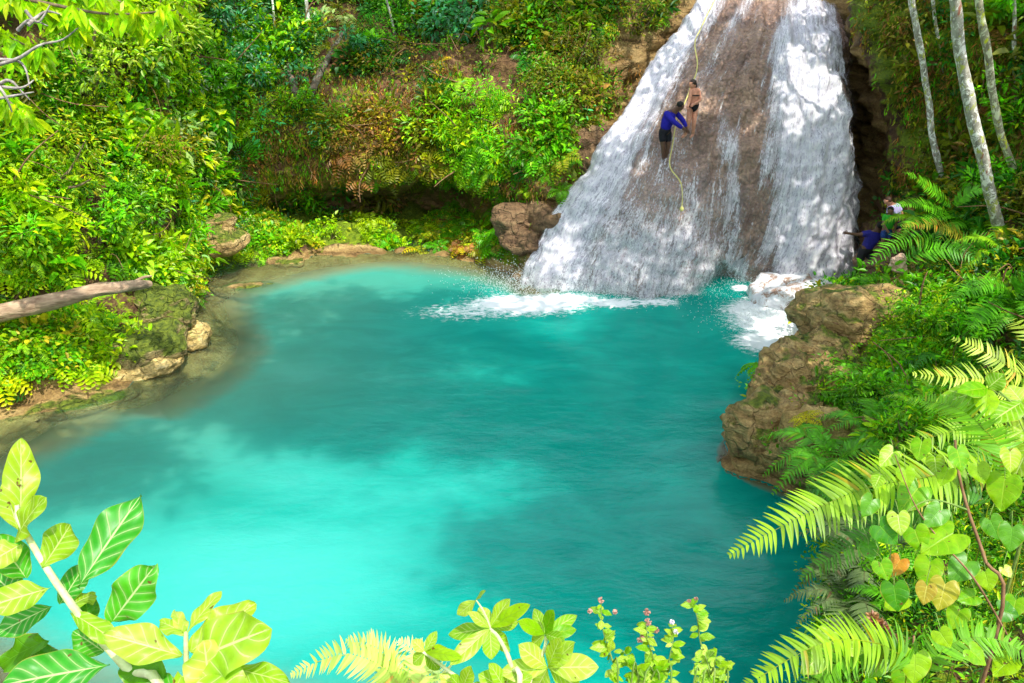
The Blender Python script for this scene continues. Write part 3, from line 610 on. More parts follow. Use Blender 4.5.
rockbare = np.maximum.reduce([seg(15.3, 19.2) * (1 - sstep(4.2, 5.4, TV)), box(PX, PY, 835, 905, 185, 285, 8), box(PX, PY, -30, 155, 283, 320, 5), .84 * box(PX, PY, 850, 1060, -90, 190, 16), .5 * box(PX, PY, 905, 1040, 220, 330, 14)])
hillok = sstep(2.15, 2.6, TV) * (1 - seg(11.2, 13.9, .25) * (1 - sstep(7.6, 8.2, TV))) * (1 - seg(13.0, 14.2, .3) * (1 - sstep(6.8, 7.6, TV)))
caveback = seg(7.2, 10.2, .3) * sstep(3.4, 3.75, TV) * (1 - sstep(4.75, 5.0, TV))
soilbare = box(PX, PY, 385, 530, 38, 100, 14) * .88
base_d = (inview_full := (box(PX, PY, -140, 1160, -90, 760, 30) * ((G - CAM) @ CF > 2.6))) * hillok * (1 - rockbare * .985) * (1 - caveback * .96) * (1 - soilbare) * (1 - sstep(8.0, 8.4, TV))
edgeX = np.interp(PY, [-60, 0, 40, 90, 150, 220, 290], [715, 686, 655, 614, 572, 530, 505])
fallside = sstep(-28, -4, PX - edgeX) * (SU > 9.5) * (SU < 13)
patch = (.05 + .95 * sstep(-.22, .2, fbm(G * .8, 3, 55))) * (1 - .9 * fallside)
shelf = seg(6.6, 10.6, .25) * sstep(2.1, 2.4, TV) * (1 - sstep(3.9, 4.3, TV))
liplow = seg(6.8, 10.4, .25) * sstep(4.7, 4.85, TV) * (1 - sstep(5.25, 5.5, TV))
D0 = (base_d * patch * (1 - .75 * box(PX, PY, 205, 300, 70, 128, 14) * sstep(-.4, .1, fbm(G * .9, 2, 56))))[:-1, :-1]
def clumps(name, dens, n, k, rad, size, asp, label, spread=.75, droop=.25, cfun=zone_color, up=.45, lift=.3, camt=.2, cat='undergrowth'):
    P, Nm, px, py, su, tv = sample(dens, n)
    dist = np.linalg.norm(P - CAM, axis=1); fs = np.clip(dist / 22, .35, 1.1)   # nearer clumps carry finer leaves
    C = cfun(px, py, su, P, n)
    axis = unit(Nm * (1 - up) + np.array([0, 0, up]))
    rr = rad * rng.uniform(.5, 1.4, n) * (.5 + .5 * fs)
    off = rand_unit(n * k).reshape(n, k, 3); off = off + axis[:, None] * spread; off = unit(off) * (rng.random((n, k, 1)) ** .5)
    LP = P[:, None] + axis[:, None] * (rr * lift)[:, None, None] + off * rr[:, None, None]
    Dm = unit(off + rand_unit(n * k).reshape(n, k, 3) * .55); Nr = unit(axis[:, None] * 1.3 + np.array([0, 0, .5]) + rand_unit(n * k).reshape(n, k, 3) * .55)
    sp_ = fbm(P * .7 + 40, 2, 91); sp = np.exp(.5 * np.clip(sp_, -.8, .8))[:, None]; Ls = size * sp * rng.uniform(.6, 1.4, (n, k)) * rng.uniform(.6, 1.5, (n, 1)) * fs[:, None]
    Cc = np.repeat(C[:, None], k, 1) * np.exp(rng.normal(0, camt, (n, k, 1)))
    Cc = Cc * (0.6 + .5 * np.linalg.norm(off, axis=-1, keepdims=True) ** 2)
    f = Fol(); f.add(LP.reshape(-1, 3), Dm.reshape(-1, 3), Nr.reshape(-1, 3), Ls.ravel(), (Ls * asp * np.exp(.5 * np.clip(fbm(P * .9 + 11, 2, 93), -.8, .8))[:, None] * rng.uniform(.8, 1.2, (n, 1))).ravel(), np.clip(Cc.reshape(-1, 3), 0, .85), droop)
    o = link(name, f.mesh(name), M_LEAF); tag(o, label, cat, kind='stuff'); return o
def ferns_stuff(name, dens, n, nf, pairs, length, label, cfun=zone_color):
    P, Nm, px, py, su, tv = sample(dens, n); C = cfun(px, py, su, P, n)
    dist = np.linalg.norm(P - CAM, axis=1); fs = np.clip(dist / 20, .4, 1.0)
    axis = unit(Nm * .6 + np.array([0, 0, .6])); f = Fol()
    a = unit(np.cross(axis, [0.3, .2, 1.])); b = np.cross(axis, a)
    ln = length * rng.uniform(.6, 1.3, n) * fs
    for q in range(nf):
        th = 2 * math.pi * q / nf + rng.uniform(-.4, .4, n); hd = a * np.cos(th)[:, None] + b * np.sin(th)[:, None]
        elev = rng.uniform(.3, .9, n)[:, None]
        for s in range(pairs):
            t = (s + .6) / pairs; tt = np.full((n, 1), t)
            pos = P + hd * (ln[:, None] * t * .85) + axis * ln[:, None] * (elev * t - .75 * t * t)
            tan = unit(hd * .85 + axis * (elev - 1.5 * t)); sd = unit(np.cross(tan, axis)); nn = np.cross(sd, tan)
            wl_ = ln * .30 * (math.sin(math.pi * min(1, .12 + t * .9)) ** .7)
            for sg in (-1, 1):
                f.add(pos, sd * sg + tan * .35, nn, wl_, ln * .75 / pairs, np.clip(C * rng.uniform(.85, 1.15), 0, .8), .2)
    o = link(name, f.mesh(name), M_LEAF); tag(o, label, 'ferns', kind='stuff'); return o
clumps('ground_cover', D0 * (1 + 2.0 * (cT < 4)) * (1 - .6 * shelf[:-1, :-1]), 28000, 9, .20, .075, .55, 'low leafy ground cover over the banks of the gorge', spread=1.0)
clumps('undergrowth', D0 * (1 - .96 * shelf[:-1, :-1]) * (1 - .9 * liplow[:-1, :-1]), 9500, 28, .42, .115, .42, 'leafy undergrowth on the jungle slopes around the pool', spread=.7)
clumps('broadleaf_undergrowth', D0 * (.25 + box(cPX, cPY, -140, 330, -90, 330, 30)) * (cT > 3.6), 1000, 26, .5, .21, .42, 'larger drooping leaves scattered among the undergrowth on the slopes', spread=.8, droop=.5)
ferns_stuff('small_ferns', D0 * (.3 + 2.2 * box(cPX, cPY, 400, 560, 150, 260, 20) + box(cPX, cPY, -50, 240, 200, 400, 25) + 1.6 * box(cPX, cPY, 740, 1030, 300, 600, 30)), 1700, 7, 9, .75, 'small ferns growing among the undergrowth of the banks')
# moss fuzz and hanging growth over the cave lip and cliffs
lipd = (seg(6.3, 11, .3) * sstep(4.85, 5.0, TV) * (1 - sstep(6.0, 6.5, TV)) + seg(14.3, 16, .3) * sstep(3.8, 4.3, TV) * .6) * (base_d > .02)
def hang_col(px, py, su, P, n): return vary(np.where((rng.random((n, 1)) < .45), BRN * .9, np.where(rng.random((n, 1)) < .6, OLV * 1.1, MID)), n, .3, .12)
def hanging(name, dens, n, label):
    P, Nm, px, py, su, tv = sample(dens, n); k = 7; C = hang_col(px, py, su, P, n); f = Fol()
    for q in range(k):
        D = unit(Nm * .35 + np.array([0, 0, -1]) + rand_unit(n) * .25)
        f.add(P + Nm * .05 + np.array([0, 0, -1.]) * (q * .07) + Nm * .05 * math.sin(q * .5) + rand_unit(n) * .05, D + rand_unit(n) * .5, Nm + rand_unit(n) * .5, rng.uniform(.08, .22, n), rng.uniform(.02, .05, n), np.clip(C * rng.uniform(.8, 1.2), 0, .8), .2)
    o = link(name, f.mesh(name), M_LEAF); tag(o, label, 'hanging plants', kind='stuff'); return o
hanging('hanging_growth', lipd[:-1, :-1], 9000, 'brown and green growth hanging over the rock lips and cliff faces')
# bare roots and dead stems on the banks
def roots(n):
    it = []
    P, Nm, px, py, su, tv = sample((np.linalg.norm(cP - CAM, axis=-1) > 13) * (D0 * (cT > 4) + (box(cPX, cPY, 380, 530, 30, 110, 20) * (base_d[:-1, :-1] > 0))), n)
    for i in range(n):
        p = P[i] + Nm[i] * .12; d = unit(rand_unit(1)[0] * np.array([1, .6, .9]) + np.array([0, 0, -.2])); ln = rng.uniform(.5, 1.8)
        pts = np.array([p, p + d * ln * .5 + Nm[i] * .15 + rand_unit(1)[0] * .1, p + d * ln + rand_unit(1)[0] * .2])
        r0 = rng.uniform(.008, .03); it.append((cr(pts, 8), np.linspace(r0, r0 * .4, 8)))
    o = link('dead_stems', tubes_mesh('dead_stems', it, 5), M_VINE); tag(o, 'bare dead stems and roots tangled over the slopes', 'stems', kind='stuff')
roots(520)
SE = R(58); hl0 = math.hypot(.55, .83); TS = np.array([.55 / hl0 * math.cos(SE), -.83 / hl0 * math.cos(SE), math.sin(SE)])
def facept0(px, py): return tuple(hit(px, py, bvh_face)[0])
SUN_HOLES = [(A(808, 88, 24.7), 1.15), (A(822, 45, 26), .6), (A(790, 62, 25.3), .5), (facept0(690, 112), .5), (facept0(712, 105), .4), (facept0(612, 128), .5), (facept0(745, 130), .3), (facept0(790, 130), .45), (facept0(560, 255), .5), (A0(798, 305), 1.1), (A0(775, 325), .8), (A(150, 362, 17.6), .9), (A(150, 300, 18.3), .6), (A(30, 305, 16.8), .5), (facept0(680, 225), .35), (facept0(640, 170), .3), (A0(-0, 400), .1)]  # spots where crown leaves are cut away to let the sun through
# ------------------------------------------------------------------ individual shrubs on the slopes
def shrub(label, px, py, R_, color, leaf, k=420, asp=.42, droop=.3, group=None, name='shrub', stems=5, out=.25, squash=.8, pale=None, cat='shrub'):
    p, n = hit(px, py + 0); root_p = p + n * 0.02
    o = empty(name, root_p, label, cat, group)
    ctr = np.array(n) * R_ * out + np.array([0, 0, R_ * .45])
    # sub-clumps give the crown an uneven outline with gaps
    m = max(5, int(k / 45)); cc = rand_unit(m) * np.array([1, .8, squash]) * R_ * rng.uniform(.35, .95, (m, 1)) + ctr
    q = rng.integers(0, m, k); off = rand_unit(k); off[:, 2] = off[:, 2] * .8 + .1
    cr_ = R_ * rng.uniform(.22, .42, m)
    LP = cc[q] + off * (cr_[q] * rng.random(k) ** .4)[:, None]
    D = unit(off + np.array([0, 0, -.15]) + rand_unit(k) * .4); Nv = unit(np.array([0, -.35, 1.0]) + rand_unit(k) * .5 + off * .3)
    C = vary(color, k, .22, .1)
    if pale is not None: s_ = rng.random(k) < .25; C[s_] = vary(pale, int(s_.sum()), .2, .08)
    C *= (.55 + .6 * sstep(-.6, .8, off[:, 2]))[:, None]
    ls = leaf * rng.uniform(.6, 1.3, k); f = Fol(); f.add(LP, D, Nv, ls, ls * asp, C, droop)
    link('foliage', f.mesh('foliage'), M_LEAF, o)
    it = []
    for i in range(min(stems, m)):
        a = np.array([0, 0, -.1]); b = cc[i]; mid = (a + b) / 2 + rand_unit(1)[0] * R_ * .12
        it.append((cr(np.array([a, mid, b]), 7), np.linspace(.035 * R_ + .006, .008, 7)))
    link('stem', tubes_mesh('stem', it, 6), M_WOODSTEM, o); return o
SH = [
 ('teal green shrub with rounded leaves overhanging bare soil at the top centre edge', 468, 32, 1.5, TEAL * 1.15, .24, 620, .5, (.3, .6, .4)),
 ('blue green shrub on dark soil between the top centre shrub and the thin leaning trunks', 368, 58, .85, TEAL * .8, .2, 260, .42, None),
 ('pale leaved teal shrub glinting beside the dark hollow left of the thin trunks', 238, 78, 1.3, TEAL, .22, 420, .4, (.45, .62, .42)),
 ('tall teal green shrub at the top edge above the pale leaved shrub', 215, 22, 1.4, TEAL * .9, .22, 460, .4, (.3, .55, .35)),
 ('glossy green shrub with white glints hanging over the dark hollow', 185, 96, 1.1, MID * 1.3, .2, 380, .36, (.6, .75, .5)),
 ('emerald shrub with broad leaves in the middle of the dark hollow', 262, 95, .75, MID, .2, 220, .5, TEAL),
 ('bright yellow green spiky shrub left of the dark hollow', 150, 42, 1.6, LIME, .26, 620, .3, (.5, .65, .1)),
 ('large lime green bush on the upper left slope under the drooping branch', 70, 95, 1.9, LIME * .9, .2, 820, .34, (.45, .6, .08)),
 ('feathery light green bush low on the left slope above the log', 45, 185, 1.5, LIME * .8, .16, 720, .3, YEL),
 ('wide bright green bush at the left edge just above the log', 18, 238, 1.0, MID * 1.5, .2, 520, .4, LIME),
 ('olive yellow bush beside the bare earth streak on the left slope', 142, 170, 1.2, (.28, .30, .01), .14, 560, .3, BRN),
 ('green leafy bush right above the middle of the log', 98, 240, .8, MID * 1.2, .2, 380, .42, LIME),
 ('dark green bush between the log end and the cracked ledge', 128, 222, .9, MID * .8, .17, 330, .4, None),
 ('bright green fernlike bush growing over the nose of the bank left of the falls', 492, 118, .95, MID * 1.25, .16, 480, .3, LIME),
 ('mid green clump hanging from the nose of the bank above the brown rock', 500, 168, .95, MID * 1.4, .18, 430, .3, LIME),
 ('rounded green bush at the bottom of the bank nose beside the cave', 505, 200, .7, MID * 1.2, .15, 300, .35, LIME),
 ('olive bush on the slope directly left of the top of the waterfall', 640, 28, .9, OLV * 1.2, .15, 320, .4, MID),
 ('yellow green bush on the upper slope midway between the top centre shrub and the falls', 575, 62, 1.0, (.14, .27, .01), .16, 380, .4, OLV),
 ('small lime bush on the mossy shelf at the back shore', 330, 238, .35, LIME, .12, 260, .35, None),
 ('low bright bush at the water edge of the mossy shelf near its left end', 282, 240, .3, LIME * .9, .11, 240, .35, None),
 ('low green clump on the mossy shelf under the darkest part of the cave', 428, 240, .3, LIME * .7, .11, 240, .35, YEL),
 ('brownish olive bush on the rock lip above the cave', 352, 150, .9, (.24, .18, .02), .12, 430, .35, BRN),
 ('reddish brown dry bush on the lip right of the brownish olive one', 428, 140, .8, (.30, .15, .03), .12, 380, .35, OLV),
 ('mid green bush above the left end of the cave', 296, 112, .8, MID, .16, 300, .4, LIME),
 ('lush green sapling at the right edge above the ferns', 1000, 120, 1.1, MID * 1.5, .26, 330, .38, LIME),
 ('bright leafy shrub in the top right corner beside the rightmost trunk', 1022, 20, 1.2, MID * 1.7, .3, 300, .38, LIME),
 ('green shrub with drooping leaves at the foot of the lichen covered trunks', 985, 205, 1.0, MID * 1.2, .24, 330, .36, None),
 ('small mossy bush at the base of the right cliff beside the bathers', 925, 190, .6, OLV * 1.3, .12, 260, .35, MID),
 ('dark green bush on the middle of the right outcrop', 866, 408, .6, MID * .8, .12, 520, .35, None),
 ('mid green bush on top of the right outcrop behind the brown rock', 938, 332, .75, MID, .16, 460, .35, LIME),
 ('leafy bush at the right edge between the tall ferns and the outcrop', 985, 345, .8, MID * 1.1, .2, 300, .4, None),
 ('narrow leaved green bush on the slope below the outcrop ferns', 905, 440, .6, MID * 1.2, .12, 360, .28, LIME),
]
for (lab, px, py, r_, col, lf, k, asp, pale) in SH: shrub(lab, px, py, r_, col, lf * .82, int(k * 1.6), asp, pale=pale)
# ------------------------------------------------------------------ ferns
def frond_arrays(path, up, plen, npairs, pw, tint, start=.0, rach=.004, seg_=5, droop=.35, rr=random.Random(1), sweep=.3):
    """path (k,3): rachis from root to tip; pinnae on the part after `start`"""
    path = cr(np.asarray(path, float), 180); T = unit(np.gradient(path, axis=0)); V = []; Fc = []; C = []; b = 0
    tv_, tf_ = tube_arrays(path[::9], np.linspace(rach, rach * .25, 20), 5, 0)
    V.append(tv_); Fc += tf_; b += len(tv_); C.append(np.tile(np.array(tint) * np.array([1.2, .85, 1.1]), (len(tv_), 1)))
    for i in range(npairs):
        t = start + (1 - start) * (i + .5) / npairs; k = min(179, int(t * 179)); p = path[k]; tan = T[k]
        sd0 = unit(np.cross(tan, up)); nn = unit(np.cross(sd0, tan)); tt = (i + .5) / npairs
        prof = (min(1, .35 + tt * 3.2)) * (1 - tt ** 2.6) ** .8 + .06
        for sg in (-1, 1):
            if rr.random() < .035: continue
            Lp = plen * prof * rr.uniform(.88, 1.1); w0 = pw * (.55 + .45 * prof); d = unit(sd0 * sg + tan * (sweep + .25 * tt) + nn * rr.uniform(-.05, .22)); dr = droop * rr.uniform(.6, 1.3)
            wd = unit(np.cross(d, nn)) ; col = np.array(tint) * math.exp(rr.gauss(0, .17)) * (np.array([1.7, .8, 1.0]) if rr.random() < .03 else 1); Lp *= (rr.uniform(.45, .8) if rr.random() < .06 else 1); d = unit(d + tan * rr.gauss(0, .07))
            for s in range(seg_ + 1):
                f = s / seg_; q = p + d * Lp * f - nn * Lp * dr * f * f + tan * Lp * .12 * f * f
                wdt = w0 * .5 * (1 - f ** 2.2) * (.75 if s == 0 else 1)
                V.append(np.array([q - wd * wdt, q + nn * (-.18 * wdt), q + wd * wdt])); C.append(np.tile(col, (3, 1)))
                if s:
                    a = b - 3; Fc += [(a, b, b + 1, a + 1), (a + 1, b + 1, b + 2, a + 2)]
                b += 3
    return np.concatenate(V), Fc, np.concatenate(C)
def frond_mesh(name, *a, **k):
    V, Fc, C = frond_arrays(*a, **k); return np_mesh(name, V, Fc, smooth=True, attrs={'tint': np.clip(C, 0, .9)})
def arch(len_, h, dr, k=6):
    t = np.linspace(0, 1, k); return np.stack([t * len_ * .85, 0 * t, h * len_ * t - dr * len_ * t * t], -1)
def fern_templates(tint, n=4, seed=1):
    r = random.Random(seed); out = []
    for i in range(n):
        out.append(frond_mesh('fern_frond', arch(1.0, r.uniform(.7, 1.1), r.uniform(.9, 1.3)), np.array([0, 0, 1.]), r.uniform(.17, .22), 26, .034, tint, start=.12, rach=.007, seg_=4, rr=r))
        out[-1].materials.append(M_LEAF)
    return out
FT = {'mid': fern_templates((.13, .45, .012), seed=2), 'lime': fern_templates((.30, .60, .012), seed=3), 'dark': fern_templates((.06, .28, .012), seed=4), 'grey': fern_templates((.15, .22, .08), seed=5)}
def fern(label, pos, length, nf, kind, tilt=(0, 0), group=None, spread=(0, 360), name='fern_plant'):
    o = empty(name, pos, label, 'fern', group)
    for i in range(nf):
        m = FT[kind][i % 4]; c = link('fern_frond', m, None, o)
        az = R(spread[0] + (spread[1] - spread[0]) * (i + random.uniform(-.3, .3)) / nf)
        s = length * random.uniform(.75, 1.15); c.scale = (s, s, s)
        c.rotation_euler = Euler((random.uniform(-.15, .15), random.uniform(-.45, .25), az)); c.location = (math.cos(az) * .03, math.sin(az) * .03, 0)
    return o
def hp(px, py, lift=.05): p, n = hit(px, py); return p + n * lift
FERNS = [
 ('tall green fern standing behind the arching fern below the lichen covered trunks', hp(975, 238), 1.5, 12, 'mid'),
 ('bright fern at the foot of the leftmost lichen trunk beside the cliff', hp(925, 228), 1.2, 10, 'lime'),
 ('large fern at the right edge level with the top of the outcrop', hp(1018, 318), 1.5, 13, 'mid'),
 ('fern with brown tinged fronds above the outcrop at the right edge', hp(1008, 262), 1.3, 11, 'lime'),
 ('dark fern on the middle slope behind the bright foreground fronds', hp(945, 372), 1.05, 12, 'dark'),
 ('broad green fern draped over the foot of the outcrop nearest the water', hp(832, 468), 1.15, 14, 'mid'),
 ('second broad fern uphill from the one at the foot of the outcrop', hp(872, 440), 1.05, 13, 'mid'),
 ('dense fern on the middle of the outcrop slope below the dark green bush', hp(868, 408), .85, 12, 'mid'),
 ('light green fern between the outcrop bush and the bright foreground leaves', hp(930, 420), .9, 12, 'lime'),
 ('dark fern overhanging the water right of the outcrop tip', hp(858, 500), .95, 12, 'dark'),
 ('greyish shaded fern hanging lowest over the water on the near right bank', hp(858, 610), .8, 13, 'grey'),
 ('grey green fern above the lowest hanging fern on the near right bank', hp(868, 560), .8, 13, 'grey'),
 ('mid green fern behind the heart shaped leaves on the near right bank', hp(905, 545), .75, 12, 'mid'),
 ('deep green fern filling the gap under the long lime frond', hp(885, 520), .85, 12, 'mid'),
 ('green fern near the bottom edge under the dead flower spike', hp(905, 620), .6, 12, 'mid'),
 ('green fern at the right edge behind the heart leaf vine', hp(1000, 470), .8, 12, 'lime'),
 ('light green fern on the left slope between the log and the pool', hp(85, 318), .8, 11, 'lime'),
 ('bright fern at the far left below the log', hp(28, 352), .8, 11, 'lime'),
 ('bright green fern above the log at the left edge', hp(20, 262), 1.0, 11, 'lime'),
 ('small lime fern growing on the mossy boulder under the end of the log', hp(118, 322), .6, 11, 'lime'),
 ('small fern over the dark crack of the mossy boulder on the left bank', hp(160, 338), .5, 10, 'lime'),
 ('lime fern low on the mossy shelf at the far shore', hp(318, 232), .6, 12, 'lime'),
 ('lime fern hanging over the nose of the bank left of the waterfall', hp(478, 140), .9, 12, 'lime'),
 ('lime fern below the other one on the nose of the bank', hp(497, 172), .8, 12, 'lime'),
 ('pale green fern beside the bare root above the far cave', hp(462, 88), .8, 11, 'lime'),
]
for a in FERNS: fern(a[0], a[1], a[2] * (1.15 if a[2] >= .8 else 1.05), a[3], a[4])
# ------------------------------------------------------------------ hero fronds close to the camera
def ground_under(p, dx=0, dy=0):
    g = down(p[0] + dx, p[1] + dy, min(p[2], 9.0)); return g
def hero_fern(label, fronds, root, kind_tint, name='fern_plant'):
    """fronds: list of (pixel path root->tip [(px,py,dist)...], pinna length m, pairs, width, up hint)"""
    o = empty(name, root, label, 'fern')
    for (pts, pl, npr, pw, tint) in fronds:
        P = [tuple(root), tuple(Vector(root).lerp(AD(*pts[0]), .6) + Vector((0, 0, .05)))] + [tuple(AD(*q)) for q in pts]
        P = np.array(P) - np.array(root)
        full = cr(P, 120); T = np.concatenate([[0], np.cumsum(np.linalg.norm(np.diff(full, axis=0), axis=1))]); T /= T[-1]
        # fraction of the arc that is the bare stipe
        st_ = T[int(119 * 2 / (len(P) - 1))]
        ev = np.array([np.interp(np.linspace(0, 1, 24), T, full[:, c]) for c in range(3)]).T
        viewv = -np.array(ray(pts[-1][0], pts[-1][1])); up = unit(np.array([0, 0, 1.0]) * .7 + unit(viewv) * .8)
        link('fern_frond', frond_mesh('fern_frond', ev, up, pl, int(npr * 1.7), pw, tint, start=st_, rach=.0035, seg_=6, droop=.18, sweep=.22), M_LEAF, o)
LM = (.24, .44, .008); LM2 = (.13, .36, .008); LM3 = (.40, .54, .05)
def groot(px, py, d): p = AD(px, py, d); return ground_under(p)
hero_fern('fern with one long lime green frond reaching left over the water', [
   ([(990, 478, 3.0), (930, 478, 2.95), (860, 490, 2.9), (790, 522, 2.85), (728, 556, 2.85)], .15, 38, .017, LM),
   ([(985, 500, 3.0), (920, 505, 3.05), (850, 545, 3.1), (800, 580, 3.2)], .11, 30, .014, (.06, .22, .012)),
   ([(1000, 470, 3.0), (985, 430, 3.1), (950, 405, 3.3), (905, 400, 3.5)], .10, 28, .014, LM2)], groot(1005, 560, 3.0), LM)
hero_fern('fern with pale yellow fronds against the dark slope at the right edge', [
   ([(1040, 430, 4.6), (1000, 385, 4.5), (960, 378, 4.5), (912, 374, 4.5)], .13, 26, .016, LM3),
   ([(1045, 400, 4.6), (1015, 372, 4.5), (985, 352, 4.5), (952, 338, 4.6)], .12, 22, .016, LM3),
   ([(1050, 470, 4.4), (1000, 430, 4.3), (950, 432, 4.3), (900, 448, 4.3)], .15, 28, .016, LM),
   ([(1040, 470, 4.3), (1000, 450, 4.2), (960, 470, 4.2), (930, 500, 4.2)], .12, 26, .014, LM2),
   ([(1050, 400, 4.7), (1040, 350, 4.7), (1020, 325, 4.8), (1004, 318, 5.0)], .10, 18, .016, LM3)], groot(1060, 520, 4.4), LM)
hero_fern('fern with bright lime fronds along the bottom edge right of the pool', [
   ([(905, 665, 2.2), (860, 640, 2.15), (810, 648, 2.1), (740, 690, 2.1)], .085, 30, .011, LM),
   ([(915, 670, 2.2), (880, 645, 2.2), (840, 660, 2.2), (800, 700, 2.2)], .08, 28, .011, LM2),
   ([(930, 668, 2.3), (960, 640, 2.3), (1000, 640, 2.3), (1035, 662, 2.3)], .07, 26, .010, LM2)], groot(925, 720, 2.2), LM)
hero_fern('overexposed pale fern at the bottom edge left of centre', [
   ([(405, 700, 1.5), (370, 660, 1.45), (335, 655, 1.45), (290, 676, 1.45)], .045, 24, .007, (.48, .66, .12)),
   ([(400, 705, 1.5), (392, 665, 1.5), (372, 645, 1.5), (345, 641, 1.5)], .045, 22, .007, (.52, .68, .15)),
   ([(415, 700, 1.5), (425, 670, 1.5), (415, 652, 1.5), (398, 640, 1.5)], .04, 20, .007, (.55, .7, .18)),
   ([(420, 705, 1.5), (440, 680, 1.5), (438, 668, 1.5), (430, 655, 1.5)], .035, 18, .006, (.6, .75, .3))], groot(412, 760, 1.5), LM)
def far_fern(label, rootpx, fronds, pl, tint, lift=.7):
    p, n = hit(*rootpx); tdep = float((np.array(p) - CAM) @ CF) - lift
    hero_fern(label, [([(x, y, tdep - .25 * i) for i, (x, y) in enumerate(f_)], pl, 17, .05, tint) for f_ in fronds], p, tint)
GF = (.12, .44, .01)
far_fern('wide arching green fern with two drooping fronds just right of the bathers', (946, 272), [[(942, 250), (925, 238), (897, 242), (868, 264)], [(905, 262), (928, 250), (956, 250), (988, 266)], [(950, 262), (965, 245), (985, 240), (1004, 248)]], .36, GF)
far_fern('green fern with stiff level fronds at the foot of the leftmost lichen trunk', (955, 232), [[(948, 214), (930, 206), (912, 203), (893, 206)], [(950, 205), (935, 192), (920, 180), (902, 172)], [(950, 215), (930, 220), (915, 222), (900, 226)], [(955, 205), (965, 195), (978, 190), (990, 192)]], .24, (.15, .5, .01))
far_fern('fern with one brownish arching frond above the two drooping fronds', (975, 262), [[(968, 240), (950, 229), (928, 224), (902, 226)]], .26, (.34, .30, .02))
far_fern('green fern with hanging fronds at the right edge under the leaning trunk', (1012, 300), [[(1010, 292), (990, 283), (968, 290), (950, 304)], [(1015, 292), (1025, 280), (1040, 282), (1055, 292)], [(1000, 300), (985, 308), (975, 318), (968, 330)]], .30, GF)
# ------------------------------------------------------------------ hero leaves with veins
def mat_hero(name, green, vein, tip, nv=7.0, trans=.4, blotch=.0):
    m, nt, out = new_mat(name); uv = N(nt, 'ShaderNodeTexCoord').outputs['UV']; sx = N(nt, 'ShaderNodeSeparateXYZ'); L(nt, uv, sx.inputs[0])
    t = sx.outputs['X']; s = mth(nt, 'ABSOLUTE', mth(nt, 'SUBTRACT', sx.outputs['Y'], .5))
    mid = mrange(nt, s, .012, .035, 1, 0)
    ph = mth(nt, 'FRACT', mth(nt, 'SUBTRACT', mth(nt, 'MULTIPLY', t, nv), mth(nt, 'MULTIPLY', mth(nt, 'POWER', s, .8), nv * .42)))
    d = mth(nt, 'ABSOLUTE', mth(nt, 'SUBTRACT', ph, .5)); sv = mth(nt, 'MULTIPLY', mrange(nt, d, .02, .085, 1, 0), mrange(nt, s, .38, .48, 1, .15))
    halo = mrange(nt, d, .0, .4, .35, 0)
    n = noise(nt, objco(nt), 45, 4); rnd = N(nt, 'ShaderNodeObjectInfo').outputs['Random']
    n0 = noise(nt, objco(nt), 14, 3)
    c = mixc(nt, mrange(nt, mth(nt, 'ADD', mth(nt, 'MULTIPLY', rnd, .5), mth(nt, 'MULTIPLY', n0, .6)), .35, .75), green, tip)
    c = mixc(nt, 1.0, c, ramp(nt, n, [(.3, (.8, .82, .8)), (.7, (1.2, 1.15, 1.2))]), 'MULTIPLY')
    vf = mth(nt, 'MAXIMUM', mid, mth(nt, 'MAXIMUM', mth(nt, 'MULTIPLY', sv, .75), mth(nt, 'MULTIPLY', halo, .45)))
    c = mixc(nt, vf, c, vein)
    sp = noise(nt, mapping(nt, objco(nt), (1, 1, 1), loc=(3, 5, 1)), 60, 2, .5)
    c = mixc(nt, mrange(nt, sp, .69, .74), c, (.16, .10, .02))
    eg = mrange(nt, mth(nt, 'ADD', s, mth(nt, 'MULTIPLY', n0, .12)), .53, .56); c = mixc(nt, mth(nt, 'MULTIPLY', eg, .6), c, (.42, .36, .05))
    nr = bump(nt, mth(nt, 'SUBTRACT', mth(nt, 'MULTIPLY', n, .15), mth(nt, 'MULTIPLY', vf, .8)), .55, .0022)
    L(nt, leaf_shader(nt, c, .34, trans, nr, .3), out.inputs[0]); return m
M_BIG = mat_hero('variegated_leaf', (.035, .33, .012), (.55, .72, .30), (.09, .46, .015), 7)
M_BIGY = mat_hero('sunlit_leaf', (.19, .43, .006), (.60, .74, .22), (.36, .56, .02), 7)  # lit copy of the leaf, sunlight put into its yellower colour
M_WHITE = mat_hero('blown_out_leaf', (.32, .58, .02), (.72, .84, .30), (.50, .70, .08), 6)  # palest copy: blown-out sun glare painted into the leaf colour
M_HEART = mat_hero('heart_leaf', (.15, .42, .002), (.30, .52, .02), (.30, .54, .004), 5)
M_HEARTD = mat_hero('heart_leaf_shade', (.05, .25, .004), (.12, .36, .015), (.10, .32, .004), 5)  # shaded copy of the heart leaf, shade put into the darker colour
M_ORANGE = mat_hero('orange_leaf', (.62, .24, .02), (.7, .4, .05), (.55, .30, .03), 5)
M_YELL = mat_hero('yellowing_leaf', (.40, .40, .02), (.6, .55, .1), (.42, .30, .03), 5)
